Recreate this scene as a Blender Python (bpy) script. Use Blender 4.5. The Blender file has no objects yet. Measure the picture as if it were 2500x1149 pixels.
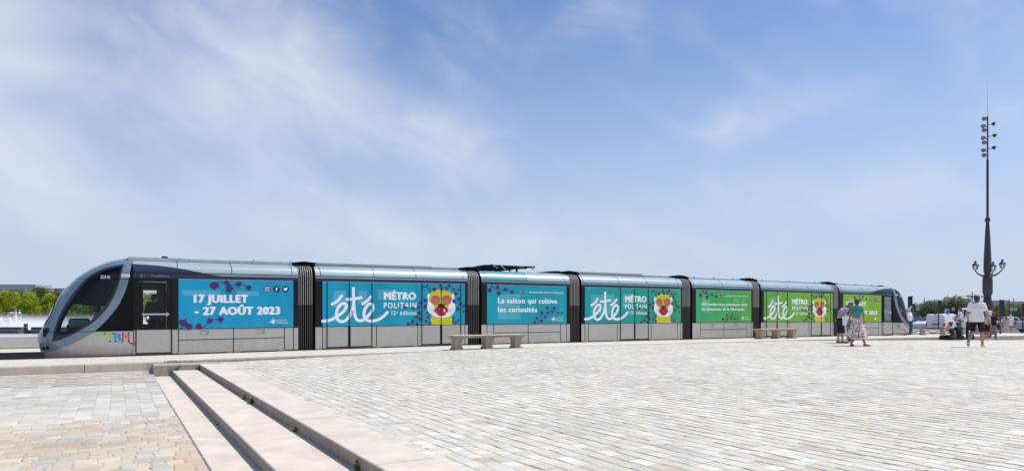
import bpy, bmesh, math, random
import numpy as np
from mathutils import Vector, Matrix
R = math.radians
random.seed(7); rng = np.random.default_rng(11)
S = bpy.context.scene
COL = S.collection

# ------------------------------------------------------------------ camera
YAW = R(30.2); CY, SY = math.cos(YAW), math.sin(YAW)
F, HZ, EYE = 1657.0, 773.0, 1.095           # focal length and horizon in photo pixels, eye height over the platform
cd = bpy.data.cameras.new('camera'); cam = bpy.data.objects.new('camera', cd); COL.objects.link(cam)
cam.location = (0, 0, EYE); cam.rotation_euler = (R(90), 0, -YAW)
cd.sensor_width = 36; cd.lens = 36 * F / 2500; cd.shift_y = (HZ - 574.5) / 2500
cd.clip_start = 0.05; cd.clip_end = 3000
S.camera = cam

# ------------------------------------------------------------------ sky, sun, exposure
SUN_EL, SUN_AZ = R(62), R(-18)              # azimuth measured from +X, negative towards the camera side
W = bpy.data.worlds.new('World'); S.world = W; W.use_nodes = True
nt = W.node_tree; nt.nodes.clear(); N = nt.nodes.new; L = nt.links.new
out = N('ShaderNodeOutputWorld'); bg = N('ShaderNodeBackground'); L(bg.outputs[0], out.inputs[0])
sky = N('ShaderNodeTexSky'); sky.sky_type = 'NISHITA'; sky.sun_disc = False
sky.sun_elevation = SUN_EL; sky.sun_rotation = R(90) - SUN_AZ
sky.altitude = 10; sky.air_density = 1.0; sky.dust_density = 0.8; sky.ozone_density = 3.0
bg.inputs['Strength'].default_value = 0.105
tc = N('ShaderNodeTexCoord'); sep = N('ShaderNodeSeparateXYZ'); L(tc.outputs['Generated'], sep.inputs[0])
def wmath(op, a, b=None, c=None, clamp=False):
    n = N('ShaderNodeMath'); n.operation = op; n.use_clamp = clamp
    for i, v in enumerate((a, b, c)):
        if v is None: continue
        if isinstance(v, (int, float)): n.inputs[i].default_value = v
        else: L(v, n.inputs[i])
    return n.outputs[0]
zc = wmath('MAXIMUM', sep.outputs[2], 0.0)
az = wmath('ARCTAN2', sep.outputs[0], sep.outputs[1]); el = wmath('ARCSINE', zc)
cmb = N('ShaderNodeCombineXYZ'); L(az, cmb.inputs[0]); L(el, cmb.inputs[1])
def wnoise(scale, detail, rough, rot, sx, sy, dist, loc=(0, 0, 0)):
    r_ = N('ShaderNodeMapping'); r_.inputs['Rotation'].default_value = (0, 0, R(rot)); L(cmb.outputs[0], r_.inputs[0])
    m = N('ShaderNodeMapping'); m.inputs['Scale'].default_value = (sx, sy, 1); m.inputs['Location'].default_value = loc
    L(r_.outputs[0], m.inputs[0]); n = N('ShaderNodeTexNoise'); L(m.outputs[0], n.inputs['Vector'])
    n.inputs['Scale'].default_value = scale; n.inputs['Detail'].default_value = detail
    n.inputs['Roughness'].default_value = rough; n.inputs['Distortion'].default_value = dist
    return n.outputs['Fac']
big = wnoise(5.2, 4, .55, 20, 1, 1.25, .5, (2.3, 1.4, 0))
fib = wnoise(9.0, 8, .52, 22, .75, 1.45, .7, (.7, 3.1, 0))
def bank(a, e, ra, re, rot, w):             # one cirrus bank: where it lies (azimuth, elevation in degrees), how far it spreads, how thick it is
    s_ = N('ShaderNodeVectorMath'); s_.operation = 'SUBTRACT'; L(cmb.outputs[0], s_.inputs[0]); s_.inputs[1].default_value = (R(a), R(e), 0)
    m1 = N('ShaderNodeMapping'); m1.inputs['Rotation'].default_value = (0, 0, R(rot)); L(s_.outputs[0], m1.inputs[0])
    m2 = N('ShaderNodeMapping'); m2.inputs['Scale'].default_value = (1 / R(ra), 1 / R(re), 1); L(m1.outputs[0], m2.inputs[0])
    l = N('ShaderNodeVectorMath'); l.operation = 'LENGTH'; L(m2.outputs[0], l.inputs[0])
    r_ = N('ShaderNodeMapRange'); r_.interpolation_type = 'SMOOTHSTEP'; L(l.outputs['Value'], r_.inputs[0])
    for k_, v_ in ((1, 0), (2, 1), (3, w), (4, 0)): r_.inputs[k_].default_value = v_
    return r_.outputs[0]
BANKS = [(-7, 18, 12, 15, 0, .56), (9, 19, 13, 11, 10, .58), (-3, 8, 16, 6, 22, .36), (12, 8, 20, 5, 18, .30), (23, 14.5, 17, 5, 22, .42), (30, 6, 30, 5, 6, .26), (50, 15, 14, 3.2, -12, .20), (60, 9, 20, 3.5, 8, .20), (64, 22, 9, 7, 30, .24), (36, 24, 8, 3, 0, .18), (-25, 14, 14, 20, 0, .5), (100, 15, 28, 12, 0, .3), (160, 30, 60, 30, 0, .35), (-100, 30, 60, 30, 0, .35)]
amt = wmath('ADD', wmath('MULTIPLY', big, .62), wmath('MULTIPLY', fib, .68))
for b_ in BANKS: amt = wmath('ADD', amt, bank(*b_))
mr = N('ShaderNodeMapRange'); mr.interpolation_type = 'SMOOTHSTEP'; L(amt, mr.inputs[0])
mr.inputs[1].default_value = .56; mr.inputs[2].default_value = 1.44; mr.inputs[3].default_value = 0; mr.inputs[4].default_value = 0.86
hz = N('ShaderNodeMapRange'); hz.interpolation_type = 'SMOOTHSTEP'; L(zc, hz.inputs[0])
hz.inputs[1].default_value = -.05; hz.inputs[2].default_value = .46; hz.inputs[3].default_value = .95; hz.inputs[4].default_value = 0.0
tint = N('ShaderNodeMix'); tint.data_type = 'RGBA'; tint.blend_type = 'MULTIPLY'; tint.inputs[0].default_value = 1
L(sky.outputs[0], tint.inputs[6]); tint.inputs[7].default_value = (.90, .98, 1.15, 1)
mxh = N('ShaderNodeMix'); mxh.data_type = 'RGBA'; L(hz.outputs[0], mxh.inputs[0]); L(tint.outputs[2], mxh.inputs[6])
mxh.inputs[7].default_value = (4.5, 5.25, 6.55, 1)
mx = N('ShaderNodeMix'); mx.data_type = 'RGBA'; L(mr.outputs[0], mx.inputs[0]); L(mxh.outputs[2], mx.inputs[6])
mx.inputs[7].default_value = (5.9, 6.25, 7.2, 1)
L(mx.outputs[2], bg.inputs['Color'])
sl = bpy.data.lights.new('sun', 'SUN'); sun = bpy.data.objects.new('sun', sl); COL.objects.link(sun)
sl.energy = 3.9; sl.angle = R(1.2); sl.color = (1.0, .955, .89)
sd = Vector((math.cos(SUN_EL) * math.cos(SUN_AZ), math.cos(SUN_EL) * math.sin(SUN_AZ), math.sin(SUN_EL)))
sun.rotation_euler = sd.to_track_quat('Z', 'Y').to_euler(); sun.location = (10, 0, 40)
S.view_settings.view_transform = 'Standard'; S.view_settings.look = 'None'; S.view_settings.gamma = 1
S.view_settings.exposure = 0.25
S.render.engine = 'CYCLES'
cy = S.cycles; cy.max_bounces = 8; cy.transparent_max_bounces = 16; cy.volume_bounces = 1; cy.use_denoising = True
cy.caustics_reflective = False; cy.caustics_refractive = False

# ------------------------------------------------------------------ helpers
def ray(px): r = (px - 1250) / F; return r
def on_y(px, py, Y):                        # point of the vertical plane Y that the photo shows at (px, py)
    r = ray(px); Z = Y / (CY - r * SY); return Z * (r * CY + SY), EYE - (py - HZ) * Z / F
def at_d(px, py, Z):
    r = ray(px); return Vector((Z * (r * CY + SY), Z * (CY - r * SY), EYE - (py - HZ) * Z / F))
def lin(c):
    c = [v / 255 for v in c]; return tuple((v / 12.92 if v <= .04045 else ((v + .055) / 1.055) ** 2.4) for v in c)

MATS = {}
def mat(name, col=(.5, .5, .5), rough=.5, metal=0, noise=0, nscale=8, bump=0, bscale=30, spec=.5, coat=0, emit=None, estr=0, detail=4):
    if name in MATS: return MATS[name]
    m = bpy.data.materials.new(name); m.use_nodes = True; t = m.node_tree; b = t.nodes['Principled BSDF']
    b.inputs['Base Color'].default_value = (*col, 1); b.inputs['Roughness'].default_value = rough
    b.inputs['Metallic'].default_value = metal; b.inputs['Specular IOR Level'].default_value = spec
    b.inputs['Coat Weight'].default_value = coat
    if emit: b.inputs['Emission Color'].default_value = (*emit, 1); b.inputs['Emission Strength'].default_value = estr
    c = t.nodes.new('ShaderNodeTexCoord')
    if noise:
        n = t.nodes.new('ShaderNodeTexNoise'); n.inputs['Scale'].default_value = nscale; n.inputs['Detail'].default_value = detail
        n.inputs['Roughness'].default_value = .65
        t.links.new(c.outputs['Object'], n.inputs['Vector'])
        r = t.nodes.new('ShaderNodeMapRange'); r.inputs[1].default_value = .3; r.inputs[2].default_value = .7
        r.inputs[3].default_value = 1 - noise; r.inputs[4].default_value = 1 + noise; t.links.new(n.outputs['Fac'], r.inputs[0])
        x = t.nodes.new('ShaderNodeMix'); x.data_type = 'RGBA'; x.blend_type = 'MULTIPLY'; x.inputs[0].default_value = 1
        x.inputs[6].default_value = (*col, 1); t.links.new(r.outputs[0], x.inputs[7]); t.links.new(x.outputs[2], b.inputs['Base Color'])
    if bump:
        n2 = t.nodes.new('ShaderNodeTexNoise'); n2.inputs['Scale'].default_value = bscale; n2.inputs['Detail'].default_value = 6
        t.links.new(c.outputs['Object'], n2.inputs['Vector'])
        bn = t.nodes.new('ShaderNodeBump'); bn.inputs['Strength'].default_value = bump; bn.inputs['Distance'].default_value = .02
        t.links.new(n2.outputs['Fac'], bn.inputs['Height']); t.links.new(bn.outputs[0], b.inputs['Normal'])
    MATS[name] = m; return m
def glass(name, tint, refl=.5, rough=.02):
    if name in MATS: return MATS[name]
    m = bpy.data.materials.new(name); m.use_nodes = True; t = m.node_tree; t.nodes.clear()
    o = t.nodes.new('ShaderNodeOutputMaterial'); tr = t.nodes.new('ShaderNodeBsdfTransparent'); gl = t.nodes.new('ShaderNodeBsdfGlossy')
    tr.inputs[0].default_value = (*tint, 1); gl.inputs['Roughness'].default_value = rough; gl.inputs[0].default_value = (1, 1, 1, 1)
    fr = t.nodes.new('ShaderNodeFresnel'); fr.inputs[0].default_value = 1.5
    mu = t.nodes.new('ShaderNodeMath'); mu.operation = 'MULTIPLY'; mu.inputs[1].default_value = refl * 2; mu.use_clamp = True
    t.links.new(fr.outputs[0], mu.inputs[0])
    mi = t.nodes.new('ShaderNodeMixShader'); t.links.new(mu.outputs[0], mi.inputs[0]); t.links.new(tr.outputs[0], mi.inputs[1])
    t.links.new(gl.outputs[0], mi.inputs[2]); t.links.new(mi.outputs[0], o.inputs[0]); MATS[name] = m; return m

def tag(o, label=None, cat=None, group=None, kind=None):
    if label: o['label'] = label
    if cat: o['category'] = cat
    if group: o['group'] = group
    if kind: o['kind'] = kind
    return o
def empty(name, loc, rz=0):
    o = bpy.data.objects.new(name, None); COL.objects.link(o); o.location = loc; o.rotation_euler = (0, 0, rz); o.empty_display_size = .2
    return o
def link(name, me, parent=None, loc=None):
    o = bpy.data.objects.new(name, me); COL.objects.link(o)
    if parent: o.parent = parent
    if loc is not None: o.location = loc
    return o
def copy_tree(o, parent=None):
    c = o.copy(); COL.objects.link(c)
    if parent: c.parent = parent
    for ch in list(o.children): copy_tree(ch, c)
    return c

class MB:
    def __init__(s): s.v = []; s.f = []; s.m = []; s.sm = []
    def add(s, vs, fs, mi=0, smooth=False):
        b = len(s.v); s.v += [tuple(p) for p in vs]
        for f in fs: s.f.append(tuple(b + i for i in f)); s.m.append(mi); s.sm.append(smooth)
        return s
    def box(s, x0, x1, y0, y1, z0, z1, mi=0, bev=0):
        if bev:
            bm = bmesh.new(); bmesh.ops.create_cube(bm, size=1)
            for v in bm.verts: v.co = Vector((x0 + (v.co.x + .5) * (x1 - x0), y0 + (v.co.y + .5) * (y1 - y0), z0 + (v.co.z + .5) * (z1 - z0)))
            bmesh.ops.bevel(bm, geom=bm.edges[:], offset=bev, segments=2, affect='EDGES', profile=.5)
            bm.verts.index_update(); s.add([v.co[:] for v in bm.verts], [[v.index for v in f.verts] for f in bm.faces], mi, False); bm.free(); return s
        vs = [(x, y, z) for x in (x0, x1) for y in (y0, y1) for z in (z0, z1)]
        return s.add(vs, [(0, 1, 3, 2), (4, 6, 7, 5), (0, 4, 5, 1), (2, 3, 7, 6), (0, 2, 6, 4), (1, 5, 7, 3)], mi)
    def tube(s, pts, rad, n=8, mi=0, cap=True, smooth=True):
        pts = [Vector(p) for p in pts]; rs = rad if isinstance(rad, (list, tuple)) else [rad] * len(pts)
        rings = []; up = Vector((0, 0, 1)); prev = None
        for i, p in enumerate(pts):
            t = (pts[min(i + 1, len(pts) - 1)] - pts[max(i - 1, 0)]).normalized()
            if prev is None:
                a = t.cross(up)
                if a.length < .05: a = t.cross(Vector((1, 0, 0)))
            else: a = prev - t * prev.dot(t)
            a.normalize(); prev = a; b = t.cross(a)
            rings.append([p + (a * math.cos(2 * math.pi * k / n) + b * math.sin(2 * math.pi * k / n)) * rs[i] for k in range(n)])
        vs = [v for r in rings for v in r]; fs = []
        for i in range(len(pts) - 1):
            for k in range(n): fs.append((i * n + k, i * n + (k + 1) % n, (i + 1) * n + (k + 1) % n, (i + 1) * n + k))
        s.add(vs, fs, mi, smooth)
        if cap: s.add(rings[0], [tuple(range(n))], mi); s.add(rings[-1], [tuple(range(n))], mi)
        return s
    def lathe(s, prof, c=(0, 0, 0), n=16, mi=0, smooth=True, flute=0, nf=12):
        vs = []
        for r, z in prof:
            for k in range(n):
                a = 2 * math.pi * k / n; rr = r * (1 + flute * math.cos(nf * a + z * 6)); vs.append((c[0] + rr * math.cos(a), c[1] + rr * math.sin(a), c[2] + z))
        fs = [(i * n + k, i * n + (k + 1) % n, (i + 1) * n + (k + 1) % n, (i + 1) * n + k) for i in range(len(prof) - 1) for k in range(n)]
        s.add(vs, fs, mi, smooth)
        for i in (0, len(prof) - 1):
            if prof[i][0] > .001: s.add(vs[i * n:(i + 1) * n], [tuple(range(n))], mi)
        return s
    def prism(s, poly, y0, y1, mi=0):        # polygon in (x, z), thick from y0 to y1
        n = len(poly); vs = [(x, y0, z) for x, z in poly] + [(x, y1, z) for x, z in poly]
        return s.add(vs, [tuple(range(n)), tuple(range(2 * n - 1, n - 1, -1))] + [(i, i + n, (i + 1) % n + n, (i + 1) % n) for i in range(n)], mi)
    def flat(s, poly, y, mi=0):              # a printed shape lying on the plane y
        return s.add([(x, y, z) for x, z in poly], [tuple(range(len(poly)))], mi)
    def stroke(s, pts, w, y, mi=0, sub=6):   # a brush stroke with round ends lying on the plane y
        P = [Vector(p) for p in pts]
        if sub > 1 and len(P) > 2:
            Q = []
            for i in range(len(P) - 1):
                p0, p1, p2, p3 = P[max(i - 1, 0)], P[i], P[i + 1], P[min(i + 2, len(P) - 1)]
                for k in range(sub):
                    t = k / sub; Q.append(.5 * ((2 * p1) + (p2 - p0) * t + (2 * p0 - 5 * p1 + 4 * p2 - p3) * t * t + (3 * p1 - p0 - 3 * p2 + p3) * t ** 3))
            P = Q + [P[-1]]
        a, b = [], []
        for i, p in enumerate(P):
            t = (P[min(i + 1, len(P) - 1)] - P[max(i - 1, 0)])
            if t.length < 1e-9: t = Vector((1, 0))
            t.normalize(); nrm = Vector((-t.y, t.x)) * w / 2; a.append(p + nrm); b.append(p - nrm)
        yk = lambda i: y - i * 2.5e-5             # each stretch a hair above the one before, where the stroke crosses itself
        for i in range(len(P) - 1): s.add([(q.x, yk(i + e), q.y) for q, e in ((a[i], 0), (a[i + 1], 1), (b[i + 1], 1), (b[i], 0))], [(0, 1, 2, 3)], mi)
        for p, d in ((P[0], .00012), (P[-1], len(P) * 2.5e-5 + .00012)): s.flat([(p.x + w / 2 * math.cos(q * math.pi / 6), p.y + w / 2 * math.sin(q * math.pi / 6)) for q in range(12)], y - d, mi)
        return s
    def build(s, name, mats, parent=None, loc=None, fn=None, smooth=None):
        me = bpy.data.meshes.new(name); vs = [fn(p) for p in s.v] if fn else s.v
        me.from_pydata(vs, [], s.f)
        for m in (mats if isinstance(mats, (list, tuple)) else [mats]): me.materials.append(m)
        me.polygons.foreach_set('material_index', s.m); me.polygons.foreach_set('use_smooth', s.sm if smooth is None else [smooth] * len(s.f))
        bm = bmesh.new(); bm.from_mesh(me); bmesh.ops.recalc_face_normals(bm, faces=bm.faces); bm.to_mesh(me); bm.free()
        me.update(); return link(name, me, parent, loc)

_txt = {}
def text_mesh(body, bold):
    k = (body, bold)
    if k in _txt: return _txt[k]
    c = bpy.data.curves.new('lettering', 'FONT'); c.body = body; c.size = 1; c.offset = bold; c.resolution_u = 3; c.space_character = 1.30 if body == 'POLITAIN' else 1.10
    o = bpy.data.objects.new('lettering', c); COL.objects.link(o)
    dg = bpy.context.evaluated_depsgraph_get(); e = o.evaluated_get(dg); me = e.to_mesh()
    vs = [(v.co.x, v.co.y) for v in me.vertices]; fs = [tuple(p.vertices) for p in me.polygons]; e.to_mesh_clear()
    bpy.data.objects.remove(o); bpy.data.curves.remove(c)
    x0 = min(v[0] for v in vs); x1 = max(v[0] for v in vs)
    _txt[k] = (vs, fs, x0, x1); return _txt[k]
def put_text(mb, body, x0, x1, zb, cap, y, mi=0, bold=.02):   # baseline zb, capital height cap, squeezed to the width x0..x1; bold = overprinted
    vs, fs, a, b = text_mesh(body, 0); w = bold * 1.5; sx = (x1 - x0) / (b - a + 2 * w); sz = cap / .73
    for i, (dx, dz) in enumerate([(0, 0)] if bold < .008 else [(-w, 0), (w, 0), (0, w * .6), (0, -w * .6)]):
        mb.add([(x0 + (vx - a + w + dx) * sx, y - .00012 * i, zb + (vy + dz) * sz) for vx, vy in vs], fs, mi)

# ------------------------------------------------------------------ heights of the ground
def interp(x, tab): return float(np.interp(x, [t[0] for t in tab], [t[1] for t in tab]))
ZO = [(-20, -.13), (-2, -.11), (1.6, -.09), (5.6, -.05), (11.7, 0), (17, .01), (23, .02), (28, .03), (34.5, .01), (42, -.03), (60, -.12)]
def zo(x): return interp(x, ZO)
ZS = [(1, -.15), (2.7, -.15), (8.9, -.015), (11, .015), (26, .015), (31.5, -.06), (38, -.15), (45, -.27), (57, -.45), (90, -.5)]
def zs(x): return interp(x, ZS)
KERB_Y, TRAM_Y = 20.2, 23.5
def zl(y): return interp(y, [(0, -.45), (14, -.425), (17, -.40), (20.2, -.31)])
# ------------------------------------------------------------------ ground and paving
def stone_mat(name, rough=.75, bumpk=.35, scale=3, grain=60):
    m = bpy.data.materials.new(name); m.use_nodes = True; t = m.node_tree; b = t.nodes['Principled BSDF']; lk = t.links.new
    a = t.nodes.new('ShaderNodeAttribute'); a.attribute_name = 'tone'; c = t.nodes.new('ShaderNodeTexCoord')
    n = t.nodes.new('ShaderNodeTexNoise'); n.inputs['Scale'].default_value = scale; n.inputs['Detail'].default_value = 9; n.inputs['Roughness'].default_value = .7
    g = t.nodes.new('ShaderNodeTexNoise'); g.inputs['Scale'].default_value = grain; g.inputs['Detail'].default_value = 3
    lk(c.outputs['Object'], n.inputs['Vector']); lk(c.outputs['Object'], g.inputs['Vector'])
    st1 = t.nodes.new('ShaderNodeTexNoise'); st1.inputs['Scale'].default_value = .55; st1.inputs['Detail'].default_value = 6; st1.inputs['Roughness'].default_value = .65; lk(c.outputs['Object'], st1.inputs['Vector'])
    sr1 = t.nodes.new('ShaderNodeMapRange'); sr1.inputs[1].default_value = .36; sr1.inputs[2].default_value = .62; sr1.inputs[3].default_value = .90; sr1.inputs[4].default_value = 1.04; lk(st1.outputs['Fac'], sr1.inputs[0])
    st2 = t.nodes.new('ShaderNodeTexNoise'); st2.inputs['Scale'].default_value = 14; st2.inputs['Detail'].default_value = 3; lk(c.outputs['Object'], st2.inputs['Vector'])
    sr2 = t.nodes.new('ShaderNodeMapRange'); sr2.inputs[1].default_value = .66; sr2.inputs[2].default_value = .74; sr2.inputs[3].default_value = 1; sr2.inputs[4].default_value = .72; lk(st2.outputs['Fac'], sr2.inputs[0])
    wear = t.nodes.new('ShaderNodeMath'); wear.operation = 'MULTIPLY'; lk(sr1.outputs[0], wear.inputs[0]); lk(sr2.outputs[0], wear.inputs[1])
    r = t.nodes.new('ShaderNodeMapRange'); r.inputs[1].default_value = .25; r.inputs[2].default_value = .75; r.inputs[3].default_value = .84; r.inputs[4].default_value = 1.12
    lk(n.outputs['Fac'], r.inputs[0])
    x = t.nodes.new('ShaderNodeMix'); x.data_type = 'RGBA'; x.blend_type = 'MULTIPLY'; x.inputs[0].default_value = 1
    lk(a.outputs['Color'], x.inputs[6]); w2 = t.nodes.new('ShaderNodeMath'); w2.operation = 'MULTIPLY'; lk(r.outputs[0], w2.inputs[0]); lk(wear.outputs[0], w2.inputs[1]); lk(w2.outputs[0], x.inputs[7]); lk(x.outputs[2], b.inputs['Base Color'])
    ad = t.nodes.new('ShaderNodeMath'); ad.operation = 'MULTIPLY_ADD'; ad.inputs[1].default_value = .35; lk(g.outputs['Fac'], ad.inputs[0]); lk(n.outputs['Fac'], ad.inputs[2])
    bn = t.nodes.new('ShaderNodeBump'); bn.inputs['Strength'].default_value = bumpk; bn.inputs['Distance'].default_value = .012
    lk(ad.outputs[0], bn.inputs['Height']); lk(bn.outputs[0], b.inputs['Normal'])
    b.inputs['Roughness'].default_value = rough; b.inputs['Specular IOR Level'].default_value = .35; return m
M_PAVE = stone_mat('paving_stone')
M_JOINT = mat('joint_sand', (.40, .355, .29), .95, noise=.5, nscale=5, bump=.4, bscale=40)
PAL_UP = [((.53, .505, .465), 5), ((.60, .585, .555), 4), ((.50, .485, .455), 4), ((.525, .50, .44), 3), ((.52, .535, .56), 2.2), ((.545, .475, .415), 1.8), ((.47, .48, .42), 1.5), ((.44, .36, .305), .8), ((.40, .345, .315), .5), ((.66, .645, .61), 1.4)]
PAL_LOW = [((.55, .545, .53), 4), ((.50, .49, .465), 4), ((.56, .52, .46), 3), ((.46, .47, .49), 2), ((.51, .44, .38), 1.6), ((.61, .60, .57), 2.2), ((.39, .39, .40), .5)]
PAL_WARM = [((.52, .455, .37), 4), ((.55, .49, .41), 3), ((.50, .47, .42), 2.5), ((.53, .41, .30), 1.6), ((.47, .47, .46), 1.4), ((.49, .40, .33), 1.4), ((.58, .54, .47), 2)]
def calm(pal, k, g):                        # draw a palette towards its own mean
    m_ = [sum(c[q] * w for c, w in pal) / sum(w for _, w in pal) for q in range(3)]
    return [(tuple((m_[q] + (c[q] - m_[q]) * k) * g * (1.03, 1.0, .915)[q] for q in range(3)), w) for c, w in pal]
PAL_UP = calm(PAL_UP, .72, 1.03); PAL_LOW = calm(PAL_LOW, .65, .93); PAL_WARM = calm(PAL_WARM, .90, .96)
def stones(x0, x1, y0, y1, w, l, gap, zf, pal, along='Y', jit=.012, tj=.10, keep=None, chamf=.010, stagger=True, lvar=.25, wob=1, ygap=1.8):
    """rows of hand-cut setts: each one a raised top with a chamfered rim. returns vertices, quads and a tone per quad"""
    c = np.array([p[0] for p in pal]); pr = np.array([p[1] for p in pal], float); pr /= pr.sum()
    if along == 'X': x0, x1, y0, y1 = y0, y1, x0, x1
    rows = int((x1 - x0) / w); V = []; T = []
    for i in range(rows):
        b = x1 - i * w; a = b - w
        n = int((y1 - y0) / l * 1.15) + 3
        cuts = np.cumsum(l * (1 + lvar * rng.uniform(-1, 1, n))) + y0 - (rng.uniform(0, l) if stagger else 0)
        cuts = np.concatenate([[y0], cuts[(cuts > y0 + l * .25) & (cuts < y1 - l * .25)], [y1]])
        if len(cuts) < 2: continue
        c0, c1 = cuts[:-1], cuts[1:]; m = len(c0)
        q = np.stack([np.stack([np.full(m, a), c0], 1), np.stack([np.full(m, b), c0], 1), np.stack([np.full(m, b), c1], 1), np.stack([np.full(m, a), c1], 1)], 1)
        g = gap / 2 * rng.uniform(.5, 1.6, (m, 4, 1)) * np.array([1, ygap]); ctr = q.mean(1, keepdims=True)
        q = q - np.sign(q - ctr) * g + rng.uniform(-jit, jit, q.shape)
        q[:, :, 0] += rng.uniform(-1, 1, (m, 1)) * wob * .010
        q[:, :, 0] += wob * (.012 * np.sin(q[:, :, 1] * .9 + i * .35) + .009 * np.sin(q[:, :, 1] * 2.7 + i))
        if along == 'X': q = q[:, :, ::-1]
        if keep is not None:
            k = keep(q.mean(1)); q = q[k]
        if len(q) == 0: continue
        t = c[rng.choice(len(c), len(q), p=pr)] * (1 + tj * rng.uniform(-1, 1, (len(q), 1)))
        V.append(q); T.append(t)
    q = np.concatenate(V); t = np.concatenate(T); m = len(q)
    ctr = q.mean(1, keepdims=True); qi = q - np.sign(q - ctr) * chamf
    zt = zf(ctr[:, 0, 0], ctr[:, 0, 1]); dz = rng.uniform(-.0015, .0015, (m, 1)) + rng.uniform(-.0014, .0014, (m, 4))
    top = np.concatenate([qi, (zt[:, None] + dz)[:, :, None]], 2); rim = np.concatenate([q, (zt[:, None] + dz - .0045)[:, :, None]], 2)
    vs = np.concatenate([top, rim], 1).reshape(-1, 3)
    base = np.arange(m)[:, None] * 8
    fl = [(0, 1, 2, 3)] + [(k + 4, (k + 1) % 4 + 4, (k + 1) % 4, k) for k in range(4)]
    if along == 'X': fl = [tuple(reversed(f)) for f in fl]
    fs = np.stack([base + np.array(f) for f in fl], 1).reshape(-1, 4)
    return vs, fs, np.repeat(t, 5, 0)
def paving(name, sets, base, base_z):
    """base: list of (x, y) grid lines for the sand bed; sets: output of stones()"""
    xs, ys = base; gv = np.array([(x, y, base_z(x, y)) for x in xs for y in ys]); ny = len(ys)
    gf = np.array([(i * ny + j, (i + 1) * ny + j, (i + 1) * ny + j + 1, i * ny + j + 1) for i in range(len(xs) - 1) for j in range(ny - 1)])
    vs = [gv]; fs = [gf]; ts = [np.tile((.2, .17, .13), (len(gf), 1))]; mi = [np.ones(len(gf), int)]; o = len(gv)
    for v, f, t in sets: vs.append(v); fs.append(f + o); ts.append(t); mi.append(np.zeros(len(f), int)); o += len(v)
    vs = np.concatenate(vs); fs = np.concatenate(fs); ts = np.concatenate(ts); mi = np.concatenate(mi)
    me = bpy.data.meshes.new(name); me.vertices.add(len(vs)); me.vertices.foreach_set('co', vs.astype(np.float32).ravel())
    me.loops.add(len(fs) * 4); me.loops.foreach_set('vertex_index', fs.astype(np.int32).ravel())
    me.polygons.add(len(fs)); me.polygons.foreach_set('loop_start', np.arange(0, len(fs) * 4, 4, dtype=np.int32))
    me.polygons.foreach_set('use_smooth', np.zeros(len(fs), bool)); me.materials.append(M_PAVE); me.materials.append(M_JOINT); me.polygons.foreach_set('material_index', mi.astype(np.int32))
    a = me.attributes.new('tone', 'FLOAT_COLOR', 'CORNER')
    a.data.foreach_set('color', np.repeat(np.concatenate([ts, np.ones((len(ts), 1))], 1), 4, 0).astype(np.float32).ravel())
    me.update(calc_edges=True); me.validate(); return tag(link(name, me), kind='structure')
ZSX = np.array([z[0] for z in ZS], float); ZSZ = np.array([z[1] for z in ZS], float)
def zsv(x, y): return np.interp(x, ZSX, ZSZ)
ZLX = np.array([0, 14, 17.5, 20.2]); ZLZ = np.array([-.43, -.42, -.41, -.31])
def zlv(x, y): return np.interp(y, ZLX, ZLZ)

near = stones(2.39, 46.04, -3, 20.17, .150, .190, .004, zsv, PAL_UP, 'Y', tj=.05, chamf=.003, ygap=2.6, jit=.0065, keep=lambda c: c[:, 1] > .30 * c[:, 0] - 4)
far = stones(46.05, 60.05, 8, 34, .5, .6, .03, zsv, PAL_UP, 'Y', keep=lambda c: (c[:, 1] > .30 * c[:, 0] - 4) & ((c[:, 1] < 20.1) | (c[:, 0] > 56.3)))
paving('upper_square', [near, far], (sorted(set([2.38] + list(np.arange(4, 60, 2.)) + [z[0] for z in ZS if 2.38 < z[0] < 60] + [60])), [-12, 0, 10, 20.2]), lambda x, y: zs(x) - .003)
lowA = stones(-34, .79, 11.62, 20.17, .225, .26, .005, zlv, PAL_LOW, 'Y', stagger=True, jit=.004, lvar=.35, wob=.5, chamf=.005, ygap=1.3)
lowB = stones(-34, .79, -3, 11.60, .235, .205, .010, zlv, PAL_WARM, 'X', jit=.009, lvar=.4, chamf=.010, ygap=1.3)
paving('lower_square', [lowA, lowB], ([-60, -34, .80], [-12, 0, 14, 17.5, 20.2]), lambda x, y: float(zlv(x, y)) - .005)

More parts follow.
